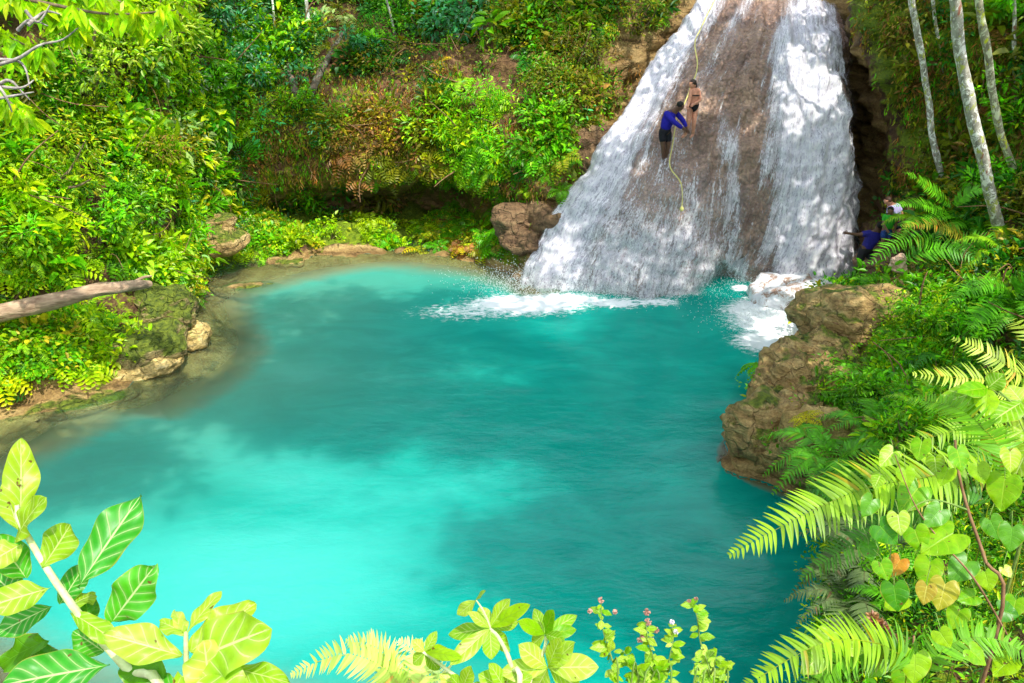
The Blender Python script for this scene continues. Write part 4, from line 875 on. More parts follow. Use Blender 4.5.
def blade(name, base, tip, width, up, mat, parent, shape='obovate', fold=.25, curl=.25, wave=.05, seed=0, origin=(0, 0, 0), petiole=None):
    base = np.array(base, float); tip = np.array(tip, float); D = tip - base; Ln = np.linalg.norm(D); D = D / Ln
    S = unit(np.cross(D, np.array(up, float))); Nv = np.cross(S, D); na, nb = 26, 13
    t = np.linspace(0, 1, na)[:, None]; s = np.linspace(-1, 1, nb)[None, :]; a = np.abs(s)
    if shape == 'obovate': wv = (np.sin(np.pi * np.clip(t, 0, 1) ** 1.25) ** .8) * (1 - .12 * t); wv = wv / wv.max(); x = t + 0 * s
    elif shape == 'lance': wv = np.sin(np.pi * t ** .9) ** .95; x = t + 0 * s
    elif shape == 'oval': wv = np.sin(np.pi * t) ** .6; x = t + 0 * s
    else:  # heart
        wv = np.clip(1 - t ** 1.7, 0, 1) ** .85 * (.72 + .75 * t * (1 - t) * 1.6); wv = wv / wv.max(); x = t - .24 * (1 - t) ** 2 * np.sin(np.pi * a * .78) ; 
    y = wv * s * width / 2
    z = np.abs(y) * fold + curl * -(t ** 2) * Ln * .5 + wave * width * np.sin(t * 13 + seed * 2.1 + np.sign(s) * 1.3) * a ** 2 - .35 * (a ** 2) * np.abs(y) * fold * 2
    P = base + D * (x * Ln)[..., None] + S * y[..., None] + Nv * z[..., None]
    V = P.reshape(-1, 3) - np.array(origin); uv = np.stack([t + 0 * s, .5 + s * .5 + 0 * t], -1).reshape(-1, 2)
    return link(name, np_mesh(name, V, grid_faces(na, nb), uv=uv), mat, parent)
def stemtube(name, pts, r0, r1, mat, parent, origin, k=16, sides=8):
    P = cr(np.array([tuple(p) for p in pts]) - np.array(origin), k); return link(name, tubes_mesh(name, [(P, np.linspace(r0, r1, k))], sides), mat, parent)
M_PALESTEM = simple_mat('pale_stem', (.34, .46, .14), (.72, .74, .45), 30, .5)
TOCAM = np.array([0, -.55, .75])
def upv(px, py, roll=0, lift=.6): v = -unit(np.array(ray(px, py))); u = unit(v + np.array([0, 0, lift])); return u + CX * roll
# big leaved sapling, bottom left
g0 = groot(95, 780, 1.2); o = empty('broadleaf_sapling', g0, 'big leaved sapling with variegated glossy leaves filling the bottom left corner', 'sapling'); OG = np.array(g0)
D1 = 1.15
stemtube('stem', [tuple(g0), AD(170, 730, D1), AD(128, 670, D1), AD(85, 622, D1), AD(48, 570, D1), AD(20, 522, D1), AD(17, 505, D1)], .0085, .0035, M_PALESTEM, o, OG, 30)
stemtube('branch', [AD(150, 700, D1), AD(185, 690, D1 - .05), AD(186, 655, D1 - .06), AD(186, 632, D1 - .06)], .005, .003, M_PALESTEM, o, OG)
LV = [ # base, tip, width px, material, depth base, depth tip, shape, roll, curl
 ((20, 525), (23, 437), 36, M_BIGY, 0, .03, 'obovate', .5, .15), ((18, 530), (2, 478), 30, M_BIGY, .02, .06, 'obovate', -.3, .2), ((16, 540), (33, 498), 34, M_BIGY, .01, -.05, 'oval', -.4, .2),
 ((78, 588), (139, 493), 50, M_BIG, -.02, .05, 'obovate', -.15, .12), ((112, 622), (152, 568), 46, M_BIG, 0, -.02, 'oval', .2, .15), ((42, 568), (75, 520), 38, M_BIGY, -.01, .05, 'obovate', .5, .35),
 ((26, 578), (-4, 535), 36, M_BIG, .02, 0, 'oval', .1, .2), ((50, 588), (-14, 606), 34, M_WHITE, -.03, -.08, 'obovate', .1, .1), ((52, 606), (-8, 634), 30, M_BIG, .02, -.02, 'obovate', 0, .2),
 ((46, 640), (-10, 665), 40, M_HEARTD, .09, .12, 'oval', 0, .2), ((110, 665), (-2, 684), 50, M_BIG, -.05, -.10, 'obovate', .1, .1), ((104, 652), (74, 630), 32, M_BIG, .04, .03, 'oval', .3, .2),
 ((60, 604), (88, 560), 28, M_BIG, .05, .10, 'oval', .3, .3), ((70, 606), (96, 590), 26, M_BIGY, .06, .1, 'oval', -.3, .3), ((90, 628), (84, 592), 26, M_HEARTD, .08, .1, 'oval', -.1, .2),
 ((182, 656), (104, 632), 40, M_WHITE, -.07, -.10, 'obovate', .1, .15), ((190, 652), (254, 601), 40, M_BIGY, -.07, -.03, 'oval', -.2, .15), ((184, 664), (264, 628), 62, M_WHITE, -.10, -.16, 'obovate', .1, .1),
 ((182, 676), (240, 700), 64, M_WHITE, -.12, -.18, 'oval', .1, .1), ((232, 668), (287, 680), 24, M_BIGY, -.10, -.13, 'obovate', -.1, .2), ((186, 634), (219, 588), 18, M_BIGY, -.06, -.02, 'obovate', -.4, .2),
 ((186, 634), (158, 618), 20, M_WHITE, -.05, -.02, 'oval', .2, .2), ((184, 634), (176, 606), 16, M_WHITE, -.05, 0, 'oval', .4, .2), ((165, 676), (118, 662), 38, M_HEARTD, -.02, 0, 'oval', .1, .2),
 ((60, 690), (30, 640), 40, M_HEARTD, .1, .12, 'oval', .1, .2), ((20, 545), (-12, 562), 30, M_WHITE, .01, -.03, 'oval', .1, .2), ((178, 690), (130, 690), 40, M_BIG, -.03, -.03, 'oval', .1, .2),
 ((70, 612), (118, 640), 24, M_BIGY, 0, -.03, 'obovate', .2, .2), ((20, 600), (-10, 570), 34, M_BIG, .05, .06, 'oval', .2, .2), ((210, 690), (205, 645), 44, M_WHITE, -.12, -.14, 'oval', .1, .2),
]
for i, (b, t, wp, m, db, dt, sh, roll, curl) in enumerate(LV):
    blade('leaf', AD(*b, D1 + db), AD(*t, D1 + dt), wp / F * D1 * .92, upv(*t, roll), m, o, sh, .28, curl * 1.3, .13, i, OG)
# palmate shrub, bottom centre
g0 = groot(500, 800, 1.35); o = empty('palmate_shrub', g0, 'shrub with pale fingered leaf rosettes rising from the bottom edge near the centre', 'shrub'); OG = np.array(g0); D2 = 1.32
stemtube('stem', [tuple(g0), AD(520, 720, D2), AD(512, 668, D2), AD(500, 640, D2), AD(490, 628, D2)], .006, .0025, M_PALESTEM, o, OG)
stemtube('stem', [AD(520, 720, D2), AD(530, 680, D2), AD(544, 650, D2), AD(546, 636, D2)], .005, .0025, M_PALESTEM, o, OG)
stemtube('stem', [AD(515, 690, D2), AD(470, 684, D2), AD(432, 658, D2), AD(420, 650, D2)], .004, .002, M_PALESTEM, o, OG)
stemtube('stem', [AD(492, 632, D2), AD(484, 612, D2), AD(476, 600, D2)], .002, .0012, M_PALESTEM, o, OG)
Y, Wt, Gn = M_BIGY, M_WHITE, M_HEART
PL = [((490, 628), [(508, 599, 15, Y), (527, 604, 15, Gn), (447, 634, 15, Y), (480, 606, 14, Wt), (450, 664, 16, Wt), (492, 660, 16, Y), (512, 652, 14, Wt), (470, 612, 10, Wt), (520, 620, 13, Y)]),
      ((545, 634), [(520, 621, 13, Gn), (551, 611, 15, Gn), (578, 614, 12, Y), (577, 629, 12, Gn), (530, 646, 12, Y), (563, 640, 12, Y), (534, 608, 11, Y)]),
      ((548, 668), [(598, 666, 24, Wt), (572, 643, 18, Wt), (520, 645, 20, Wt), (500, 672, 20, Wt), (585, 690, 24, Wt), (530, 700, 22, Wt), (558, 640, 16, Y)]),
      ((425, 652), [(413, 640, 11, Wt), (436, 632, 9, Wt), (412, 664, 12, Y), (448, 646, 10, Gn), (440, 672, 12, Y), (460, 656, 11, Gn)]),
      ((476, 600), [(456, 616, 12, Wt), (483, 590, 6, Y)]), ((462, 690), [(440, 674, 14, Wt), (470, 668, 14, Y), (490, 690, 14, Wt), (452, 676, 12, Y)]),
      ((505, 690), [(480, 674, 18, Wt), (512, 664, 16, Y), (530, 676, 18, Wt), (492, 664, 14, Wt)])]
q = 0
for (c, ls) in PL:
    for (tx, ty, wp, m) in ls:
        q += 1; dd = random.uniform(-.05, .05)
        blade('leaflet', AD(*c, D2), AD(tx, ty, D2 + dd), wp / F * D2 * 1.15, upv(tx, ty, random.uniform(-.4, .4)), m, o, 'obovate', .2, .15, .04, q, OG)
# flowering weeds, bottom centre right
M_BUD = simple_mat('seed_head', (.35, .16, .12), (.62, .40, .30), 60, .8); M_PETAL = simple_mat('pale_petal', (.7, .66, .75), (.85, .83, .85), 40, .6)
def weed(label, stems_, D_, nleaf, seed, rootpx, heads, mat_cycle):
    r = random.Random(seed); g0 = groot(*rootpx, D_); o = empty('flowering_weed', g0, label, 'weed'); OG = np.array(g0)
    for pts in stems_:
        P = [AD(px, py, D_ + r.uniform(-.02, .02)) for px, py in pts]
        stemtube('stem', [tuple(g0)] + P, .0022, .0009, M_STEM, o, OG, 20, 6)
        C_ = cr(np.array([tuple(p) for p in P]), nleaf * 2 + 2)
        for i in range(1, nleaf * 2):
            b = C_[i]; px_, py_ = project(b[None]); an = r.uniform(0, 360); ln = r.uniform(8, 19) * (1.2 - .5 * i / (nleaf * 2)); tx, ty = float(px_[0]) + math.cos(R(an)) * ln, float(py_[0]) + math.sin(R(an)) * ln * .7
            dd = float(np.linalg.norm(b - CAM) / np.linalg.norm(ray(float(px_[0]), float(py_[0])))) + r.uniform(-.02, .02)
            blade('leaf', b, AD(tx, ty, dd), ln * .5 / F * D_, upv(tx, ty, r.uniform(-.6, .6)), r.choice(mat_cycle), o, 'lance', .2, .25, .08, i, OG)
    for (px, py, sz, kind) in heads:
        c = np.array(AD(px, py, D_)) ; f = []
        dirs = rand_unit(22); it = [(np.array([c - OG, c - OG + d * sz]), np.array([.0007, .0013])) for d in dirs]
        link('flower_head', tubes_mesh('flower_head', it, 5), M_BUD if kind else M_PETAL, o)
weed('leafy weed with two upright reddish seed heads left of the other weeds', [[(618, 700), (612, 660), (603, 630), (601, 602)], [(640, 705), (655, 672), (648, 640), (646, 622)], [(630, 700), (636, 670), (622, 650)]], 1.5, 19, 3, (630, 790), [(601, 600, .006, 1), (590, 611, .005, 1), (615, 612, .005, 1), (647, 612, .007, 1), (648, 622, .007, 1), (640, 640, .006, 1), (656, 630, .006, 1)], [M_BIGY, M_HEART, M_WHITE])
weed('bushy pale green weed with tiny white flowers in the middle of the weeds', [[(670, 705), (668, 670), (673, 640), (672, 625)], [(690, 705), (700, 675), (702, 655)], [(660, 705), (650, 680), (655, 660)], [(640, 705), (636, 685), (640, 668)]], 1.5, 22, 5, (675, 790), [(672, 622, .005, 0), (676, 632, .005, 0), (643, 636, .005, 1), (651, 640, .006, 1)], [M_BIGY, M_WHITE, M_BIGY, M_HEART])
weed('tall thin weed with a forked bare tip rightmost of the weeds by the bottom edge', [[(712, 705), (710, 672), (700, 640), (697, 616), (690, 600)], [(725, 705), (722, 682), (728, 660)], [(700, 705), (712, 680), (716, 655)]], 1.5, 20, 7, (715, 790), [(689, 601, .004, 1), (696, 599, .004, 1)], [M_BIGY, M_WHITE, M_HEART])
# heart leaf vine, right
g0 = groot(1000, 640, 2.7); o = empty('heart_leaf_vine', g0, 'climbing vine with heart shaped leaves, one of them orange, at the right edge', 'vine'); OG = np.array(g0); D3 = 2.7
stemtube('stem', [tuple(g0), AD(1000, 620, D3), AD(985, 560, D3), AD(968, 510, D3), AD(958, 470, D3), AD(955, 440, D3)], .007, .004, M_VINE, o, OG, 24)
stemtube('stem', [AD(968, 510, D3), AD(930, 500, D3), AD(900, 520, D3), AD(890, 560, D3), AD(900, 600, D3)], .004, .0015, M_STEM, o, OG, 20)
stemtube('stem', [AD(1010, 640, D3), AD(975, 580, D3 - .1), AD(940, 540, D3 - .1), AD(915, 505, D3 - .1), AD(895, 455, D3 - .1)], .004, .0015, M_VINE, o, OG, 20)
H = M_HEART; Hd = M_HEARTD
HL = [(893, 452, 22, 100, Wt), (922, 442, 22, 60, H), (957, 450, 26, 100, H), (978, 466, 22, 100, H), (880, 476, 16, 100, Y), (918, 488, 34, 110, H), (1005, 480, 36, 90, H), (880, 526, 30, 80, Hd), (898, 515, 24, 120, Wt), (915, 530, 28, 90, H),
      (953, 534, 42, 100, H), (900, 560, 22, 95, M_ORANGE), (881, 563, 22, 100, H), (930, 562, 30, 80, H), (927, 586, 22, 90, M_YELL), (945, 584, 32, 95, M_YELL), (967, 562, 30, 90, Hd), (985, 572, 24, 60, H), (1004, 568, 14, 60, Wt), (894, 586, 30, 90, Hd),
      (902, 598, 24, 100, H), (872, 500, 22, 120, Hd), (940, 510, 26, 100, Hd), (1012, 528, 28, 90, Hd), (1016, 600, 22, 100, H), (830, 634, 28, 120, Wt), (850, 648, 18, 60, Wt), (915, 655, 34, 100, H), (818, 658, 26, 110, Y), (905, 674, 30, 90, H), (960, 610, 24, 100, H), (990, 520, 26, 80, Hd), (868, 545, 20, 100, Hd),
      (948, 470, 20, 80, H), (935, 458, 20, 120, Y), (905, 470, 20, 100, H), (1010, 452, 24, 100, Y), (975, 596, 20, 120, H), (1000, 610, 24, 70, Hd), (940, 632, 22, 100, H), (970, 650, 26, 80, H), (880, 660, 24, 110, H), (1010, 660, 26, 100, H)]
for i, (px, py, wp, an, m) in enumerate(HL):
    dd = D3 + random.uniform(-.15, .2) - (.5 if py > 625 else 0); a_ = R(an + random.uniform(-55, 55)); ln = wp * .88
    tx, ty = px + math.cos(a_) * ln, py + math.sin(a_) * ln; b_ = AD(px, py, dd); t_ = AD(tx, ty, dd - .02)
    blade('leaf', b_, t_, wp / F * dd * .90, upv(tx, ty, random.uniform(-.5, .5)), m, o, 'heart', .15, .2, .03, i, OG)
    if i % 1 == 0:
        e = AD(px + random.uniform(-8, 8), py - random.uniform(8, 22), dd + .05); stemtube('petiole', [e, AD(px, py - 5, dd + .02), b_], .0014, .0009, M_STEM, o, OG, 8, 5)
# lobed bright leaves
g0 = groot(1040, 520, 3.6); o = empty('lobed_leaf_climber', g0, 'climber with large shiny lime lobed leaves before the pale ferns at right', 'vine'); OG = np.array(g0); D4 = 3.4
stemtube('stem', [tuple(g0), AD(1040, 470, D4), AD(1025, 420, D4), AD(1000, 392, D4), AD(990, 386, D4)], .008, .003, M_STEM, o, OG, 20)
q = 0
for (c, ls) in [((988, 388), [(930, 406, 24, Y), (944, 418, 22, H), (1004, 374, 22, Y), (985, 416, 22, H), (960, 390, 20, H)]), ((1022, 402), [(992, 420, 26, Y), (1030, 440, 26, Wt), (1040, 390, 24, H), (1008, 384, 20, Wt)]), ((1006, 440), [(978, 446, 22, M_YELL), (1000, 470, 22, M_YELL), (1024, 430, 20, Y), (985, 432, 18, M_YELL)]), ((1030, 445), [(1012, 480, 24, Wt), (1040, 480, 22, Y), (1005, 432, 18, Y)])]:
    for (tx, ty, wp, m) in ls:
        q += 1; blade('leaf', AD(*c, D4), AD(tx, ty, D4 + random.uniform(-.1, .1)), wp / F * D4, upv(tx, ty, random.uniform(-.4, .4)), m, o, 'lance', .25, .2, .05, q, OG)
    stemtube('petiole', [AD(1010, 400, D4), AD(*c, D4)], .003, .002, M_STEM, o, OG, 6, 6)
# dead flower spike
g0 = groot(925, 680, 2.3); o = empty('dead_flower_spike', g0, 'dry brown dead flower spike leaning among the ferns at the bottom right', 'dead plant'); OG = np.array(g0)
ax = [AD(912, 660, 2.35), AD(900, 645, 2.35), AD(885, 630, 2.35), AD(872, 617, 2.35)]
stemtube('stem', [tuple(g0)] + ax, .004, .003, M_VINE, o, OG, 16)
cpts = cr(np.array([tuple(p) for p in ax]), 26); f = Fol(); P_ = np.repeat(cpts, 9, 0); dd_ = rand_unit(len(P_)); f.add(P_ - OG, dd_ + np.array([0, 0, .3]), rand_unit(len(P_)), .022, .012, vary((.30, .15, .09), len(P_), .3, .1), .3)
link('husk', f.mesh('husk'), M_LEAF, o)
# near right undergrowth: fine herbs between the fronds
nearR = box(cPX, cPY, 860, 1200, 470, 760, 30) * ((cP - CAM) @ CF > 1.2)
clumps('near_herbs', nearR, 1500, 20, .30, .11, .4, 'small leafy herbs on the near right bank under the ferns', cfun=lambda px, py, su, P, n: vary(np.where(rng.random((n, 1)) < .5, LIME, MID), n, .25, .1), spread=.7)
# ------------------------------------------------------------------ slender trees at the right
def crown_mesh(center, radii, n, leaf, color, origin, clump_n=60, asp=.45, seed=0, holes=None, sun=None):
    r = np.random.default_rng(seed); cc = unit(r.normal(size=(clump_n, 3))) * (r.random((clump_n, 1)) ** .5) * np.array(radii) + np.array(center)
    q = r.integers(0, clump_n, n); off = r.normal(size=(n, 3)) * np.array([.34, .34, .2]) * min(radii) * .62; LP = cc[q] + off
    if holes is None: holes, sun = SUN_HOLES, TS
    if holes:
        keep = np.ones(n, bool)
        for hp_, hr in holes:
            v = LP - np.array(hp_); d_ = np.linalg.norm(v - (v @ sun)[:, None] * sun, axis=1); keep &= d_ > hr * (1 + .35 * vnoise(LP * 1.1, 5))
        LP = LP[keep]; off = off[keep]; n = len(LP)
    f = Fol(); ls = leaf * r.uniform(.6, 1.35, n); f.add(LP - np.array(origin), unit(off + r.normal(size=(n, 3)) * .3 + np.array([0, 0, -.2])), unit(np.array([0, 0, 1.]) + r.normal(size=(n, 3)) * .45), ls, ls * asp, vary(color, n, .22, .1, r), .3)
    return f.mesh('crown'), cc
def tree(label, base, path, r0, r1, crown_c, crown_r, nleaf, leaf, color, bark, name='slender_tree', group=None, seed=0, limbs=6, clump_n=60, cat='tree'):
    o = empty(name, base, label, cat, group); OG = np.array(base)
    P = cr(np.array([tuple(base)] + [tuple(p) for p in path]), 40) ; jit = fbm(P * .6, 2, seed) * .08; P[1:-1, 0] += jit[1:-1]
    P[1:-1, 1] += fbm(P[1:-1] * .8 + 9, 2, seed) * .06
    link('trunk', tubes_mesh('trunk', [(cr(P, 120) - OG, np.linspace(r0, r1, 120) * (1 + .13 * fbm(cr(P, 120) * 2.5, 3, seed)))], 14), bark, o)
    me, cc = crown_mesh(crown_c, crown_r, nleaf, leaf, color, OG, clump_n, seed=seed); link('crown', me, M_LEAF, o)
    top = P[-1]; it = []
    for i in range(limbs): s_ = P[rng.integers(28, 40)]; it.append((cr(np.array([s_, (s_ + cc[i]) / 2 + np.array([0, 0, .3]), cc[i]]) - OG, 10), np.linspace(r1 * .6, r1 * .15, 10)))
    link('limb', tubes_mesh('limb', it, 7), bark, o); return o
def on_ground(px, py): return hit(px, py)[0]
def up_pts(pxs, Yb, zext, lean=(0, 0)):
    pts = [Vector(A(px, py, Yb)) for px, py in pxs]; d = (pts[-1] - pts[-2]).normalized(); pts.append(pts[-1] + d * zext * .5 + Vector((*lean, 0)) * .5); pts.append(pts[-1] + d * zext * .5 + Vector((*lean, 0)) * .5); return pts
b1 = on_ground(943, 186); b2 = on_ground(1003, 240); b3 = on_ground(1014, 175)
tree('leftmost lichen spotted slender trunk in front of the mossy right cliff', b1, up_pts([(938, 160), (926, 80), (912, 5), (908, -20)], b1.y - .2, 5), .09, .07, tuple(Vector(A(905, -20, b1.y)) + Vector((-.5, -1, 5.5))), (2.6, 2.2, 1.4), 1500, .34, MID, M_BARK, seed=11)
tree('thickest grey and white blotched slender trunk, leaning left at the right side', b2, up_pts([(988, 190), (968, 100), (951, 5), (946, -20)], b2.y - .3, 5), .135, .095, tuple(Vector(A(945, -20, b2.y)) + Vector((-.5, -1.5, 6))), (3.0, 2.6, 1.6), 1700, .34, MID, M_BARK, seed=12)
M_BARKY = mat_bark('yellow_lit_bark', (.14, .12, .06), (.38, .36, .24), (.72, .74, .5), (.62, .66, .03))  # yellow sunlight painted into the lichened bark colours
tree('yellow lit lichened slender trunk right of the thickest one', b3, up_pts([(1006, 150), (994, 90), (979, 5), (974, -20)], b3.y - .3, 5), .09, .075, tuple(Vector(A(975, -20, b3.y)) + Vector((.5, -1, 6))), (2.6, 2.4, 1.5), 1400, .34, MID, M_BARKY, seed=13)
b4 = on_ground(944, 100); tree('very thin trunk behind the leftmost lichened one, near the top edge', b4, up_pts([(940, 70), (936, 30), (934, -5)], b4.y - .3, 3), .05, .04, tuple(Vector(A(934, -20, b4.y)) + Vector((0, 0, 4))), (1.5, 1.5, 1), 500, .3, MID, M_BARK, seed=14)
b5 = on_ground(1016, 100); tree('thin pale stem at the right edge beside the corner shrub', b5, up_pts([(1013, 60), (1012, 30), (1012, -5)], b5.y - .3, 3), .05, .04, tuple(Vector(A(1012, -20, b5.y)) + Vector((.5, 0, 4))), (1.5, 1.5, 1), 500, .3, MID, M_BARK, seed=15)
b6 = on_ground(309, 40); tree('thin pale trunk at the top edge left of the top centre shrub', b6, up_pts([(308, 20), (306, -2)], b6.y - .1, 3), .07, .06, tuple(b6 + Vector((0, 0, 6))), (1.6, 1.6, 1.1), 500, .3, MID, M_BARK, seed=16)
b7 = on_ground(278, 48); tree('thin leaning stem left of the thin pale trunk at the top edge', b7, up_pts([(276, 25), (272, -2)], b7.y - .1, 3), .04, .03, tuple(b7 + Vector((-.5, 0, 5.4))), (1.3, 1.3, .9), 400, .3, MID, M_BARK, seed=17)
b8 = on_ground(396, 34); tree('thin stem leaning left on the soil beside the top centre shrub', b8, up_pts([(390, 12), (385, -4)], b8.y - .1, 3), .04, .03, tuple(b8 + Vector((-.5, 0, 5.2))), (1.3, 1.3, .9), 400, .3, MID, M_BARK, seed=18)
for px0, py0, px1, py1, lab in ((300, 118, 345, 32, 'dark leaning trunk crossing the soil bank beside the dark hollow'), (302, 112, 290, 62, 'short dark upright root rising from the foot of the leaning trunk')):
    p0 = on_ground(px0, py0); p1 = on_ground(px1, py1); P = cr(np.array([p0, (p0 + p1) / 2 + Vector((0, -.35, .1)), p1 + Vector((0, -.15, 0))]), 20)
    ob = link('dead_tree', tubes_mesh('dead_tree', [(P, np.linspace(.16, .09, 20))], 10), M_DARKBARK); tag(ob, lab, 'dead tree')
# drooping leafy branch hanging in from the top left, and bare twigs
o = empty('overhanging_branch', (-13.5, 13.5, 9.5), 'leafy branch with long drooping lime leaves hanging in at the top left', 'branch'); OG = np.array((-13.5, 13.5, 9.5)); brs = []; f = Fol()
for i, (pts) in enumerate([[(-200, -60), (-60, -20), (40, 2), (110, 14), (175, 10)], [(-200, -60), (-80, 10), (-10, 30), (40, 52)], [(-100, -60), (20, -25), (100, -8), (150, 22)], [(-60, -40), (30, 0), (75, 24)], [(-200, -20), (-60, 60), (0, 95), (30, 120)]]):
    P = cr(np.array([A(px, py, 13 + .4 * i) for px, py in pts]), 30); P[0] = OG; brs.append((P - OG, np.linspace(.05, .008, 30)))
    for k in range(8, 30):
        n = 8; d = unit(rand_unit(n) * np.array([.8, .8, .3]) + np.array([0, 0, -.75])); ls = rng.uniform(.2, .42, n)
        f.add(np.repeat(P[k][None], n, 0) - OG + rand_unit(n) * .12, d, unit(rand_unit(n) * .6 + np.array([.3, -1, .5])), ls, ls * .3, vary(LIME * 1.05, n, .2, .1), .25)
link('branch', tubes_mesh('branch', brs, 7), M_WOODSTEM, o); link('foliage', f.mesh('foliage'), M_LEAF, o)
tw = []
for pts in [[(-20, 68), (15, 60), (40, 45), (62, 40), (78, 28)], [(-20, 60), (20, 62), (30, 88)], [(-10, 92), (8, 80), (22, 92), (30, 100)], [(-10, 85), (20, 88), (34, 80)], [(25, 10), (38, 22), (50, 5)], [(28, 25), (45, 12), (60, 14)], [(-10, 75), (5, 95), (12, 112)], [(18, 30), (30, 20), (48, 26)], [(-10, 100), (12, 96), (34, 92)]]:
    tw.append((cr(np.array([A(px, py, 12.2 + random.uniform(-.2, .2)) for px, py in pts]), 14), np.linspace(.03, .008, 14)))
ob = link('bare_branch', tubes_mesh('bare_branch', tw, 6), M_DEADTWIG); tag(ob, 'pale bare twiggy branch among the leaves at the top left edge', 'branch')
# ------------------------------------------------------------------ unseen trees added to shade chosen spots (crowns above the frame)

def over(x, y, z, h): t = (h - z) / TS[2]; return np.array([x, y, z]) + TS * t
def shade_tree(label, trunk_xy, targets, seed):
    b = down(*trunk_xy); o = empty('shade_tree', b, label, 'tree', 'unseen trees added to shade the gorge'); OG = np.array(b)
    cs = [over(x, y, z, h) for (x, y, z, h, r, n, lf) in targets]; top = np.mean(cs, 0)
    P = cr(np.array([b, Vector((b.x, b.y, 9)), Vector((b.x * .8 + top[0] * .2, b.y * .8 + top[1] * .2, top[2] - .5))]), 24)
    link('trunk', tubes_mesh('trunk', [(P - OG, np.linspace(.42, .22, 24))], 14), M_BARK, o)
    for i, (x, y, z, h, r, n, lf) in enumerate(targets):
        me, cc = crown_mesh(cs[i], (r[0], r[1], 1.3), n, lf, MID, OG, clump_n=max(18, n // 30), seed=seed + i, holes=SUN_HOLES, sun=TS); link('crown', me, M_LEAF, o)
        s_ = P[-1]; link('limb', tubes_mesh('limb', [(cr(np.array([s_, (s_ + cs[i]) / 2 + np.array([0, 0, .6]), cs[i]]) - OG, 12), np.linspace(.16, .04, 12))], 8), M_BARK, o)
TARG = [
 # (x, y, z on the ground to be shaded), crown height, radii, leaves, leaf size
 ((15.5, 10), [(3.5, 17.5, 0, 14.5, (4.6, 3.2), 3000, .42), (6.5, 13.5, 0, 15, (3.2, 3.0), 2000, .42)]),
 ((14.5, 7), [(2.0, 11.0, 0, 14.5, (3.0, 2.4), 2200, .42), (2.4, 14.2, 0, 15, (3.0, 2.0), 1500, .42)]),
 ((16.5, 15), [(5.5, 21.0, 0, 15, (4.4, 1.8), 2100, .40), (10.5, 21.5, 1.5, 15.5, (2.6, 1.9), 1200, .4), (10.8, 26, 6, 16.5, (2.2, 2.6), 1300, .4), (13.5, 24, 6, 16, (2.6, 3), 1500, .42)]),
 ((-15.5, 12), [(-3.5, 20.5, 0, 14.5, (5.0, 3.0), 3600, .42), (-6.0, 16.5, 0, 14, (3.2, 2.2), 2000, .42)]),
 ((-14.5, 6), [(-2.0, 16.0, 0, 14.2, (4.0, 2.4), 2600, .42), (-8.8, 13.6, 0, 13.5, (2.6, 1.7), 1400, .42)]),
 ((-17, 20), [(-8.0, 27.5, 4.5, 17, (2.6, 2.0), 1100, .4), (-3.5, 30.5, 6.5, 18, (4.0, 1.6), 1500, .4), (2.0, 29, 7, 18, (2.0, 1.6), 700, .38)]),
 ((3, 31), [(5.0, 24.6, 3.5, 16.5, (2.0, 1.6), 900, .36), (2.5, 24.5, 2.0, 15.8, (2.0, 1.3), 900, .36), (6.5, 24.5, 2.0, 16, (1.6, 1.0), 420, .34), (8.8, 24, 2.6, 16, (1.5, .9), 520, .34), (7.2, 27, 7.0, 17, (1.3, 1.0), 300, .34)]),
]
for i, (xy, t) in enumerate(TARG): shade_tree('tall unseen tree added to shade the gorge from above the frame', xy, t, 100 + 10 * i)
# ------------------------------------------------------------------ people
def skin_body(name, edges, pos, rad, mat, parent, subdiv=2, root=0):
    me = bpy.data.meshes.new(name); me.from_pydata([tuple(p) for p in pos], edges, []); o = bpy.data.objects.new(name, me); COL.objects.link(o)
    sk = o.modifiers.new('skin', 'SKIN'); sk.use_smooth_shade = True
    for i, r in enumerate(rad):
        r = r * 1.18 if isinstance(r, float) else (r[0] * 1.18, r[1] * 1.18)
        me.skin_vertices[0].data[i].radius = (r, r) if isinstance(r, float) else r
    for i in range(len(pos)): me.skin_vertices[0].data[i].use_root = (i == root)
    ss = o.modifiers.new('sub', 'SUBSURF'); ss.levels = subdiv; ss.render_levels = subdiv
    dg = bpy.context.evaluated_depsgraph_get(); m2 = bpy.data.meshes.new_from_object(o.evaluated_get(dg)); m2.name = name
    bpy.data.objects.remove(o); m2.polygons.foreach_set('use_smooth', [True] * len(m2.polygons))
    return m2
def blob_mesh(name, c, r, seed=0, flat=None, n=.08):
    bm = bmesh.new(); bmesh.ops.create_icosphere(bm, subdivisions=3, radius=1)
    for v in bm.verts:
        q = Vector((v.co.x * r[0], v.co.y * r[1], v.co.z * r[2]))
        q *= 1 + n * float(vnoise(np.array([[v.co.x * 4 + seed, v.co.y * 4, v.co.z * 4]]))[0])
        v.co = q + Vector(c)
    me = bpy.data.meshes.new(name); bm.to_mesh(me); bm.free(); me.polygons.foreach_set('use_smooth', [True] * len(me.polygons)); return me
def flatmat(name, c, rough=.8): return simple_mat(name, tuple(x * .8 for x in c), tuple(min(1, x * 1.15) for x in c), 18, rough, .3, .01)
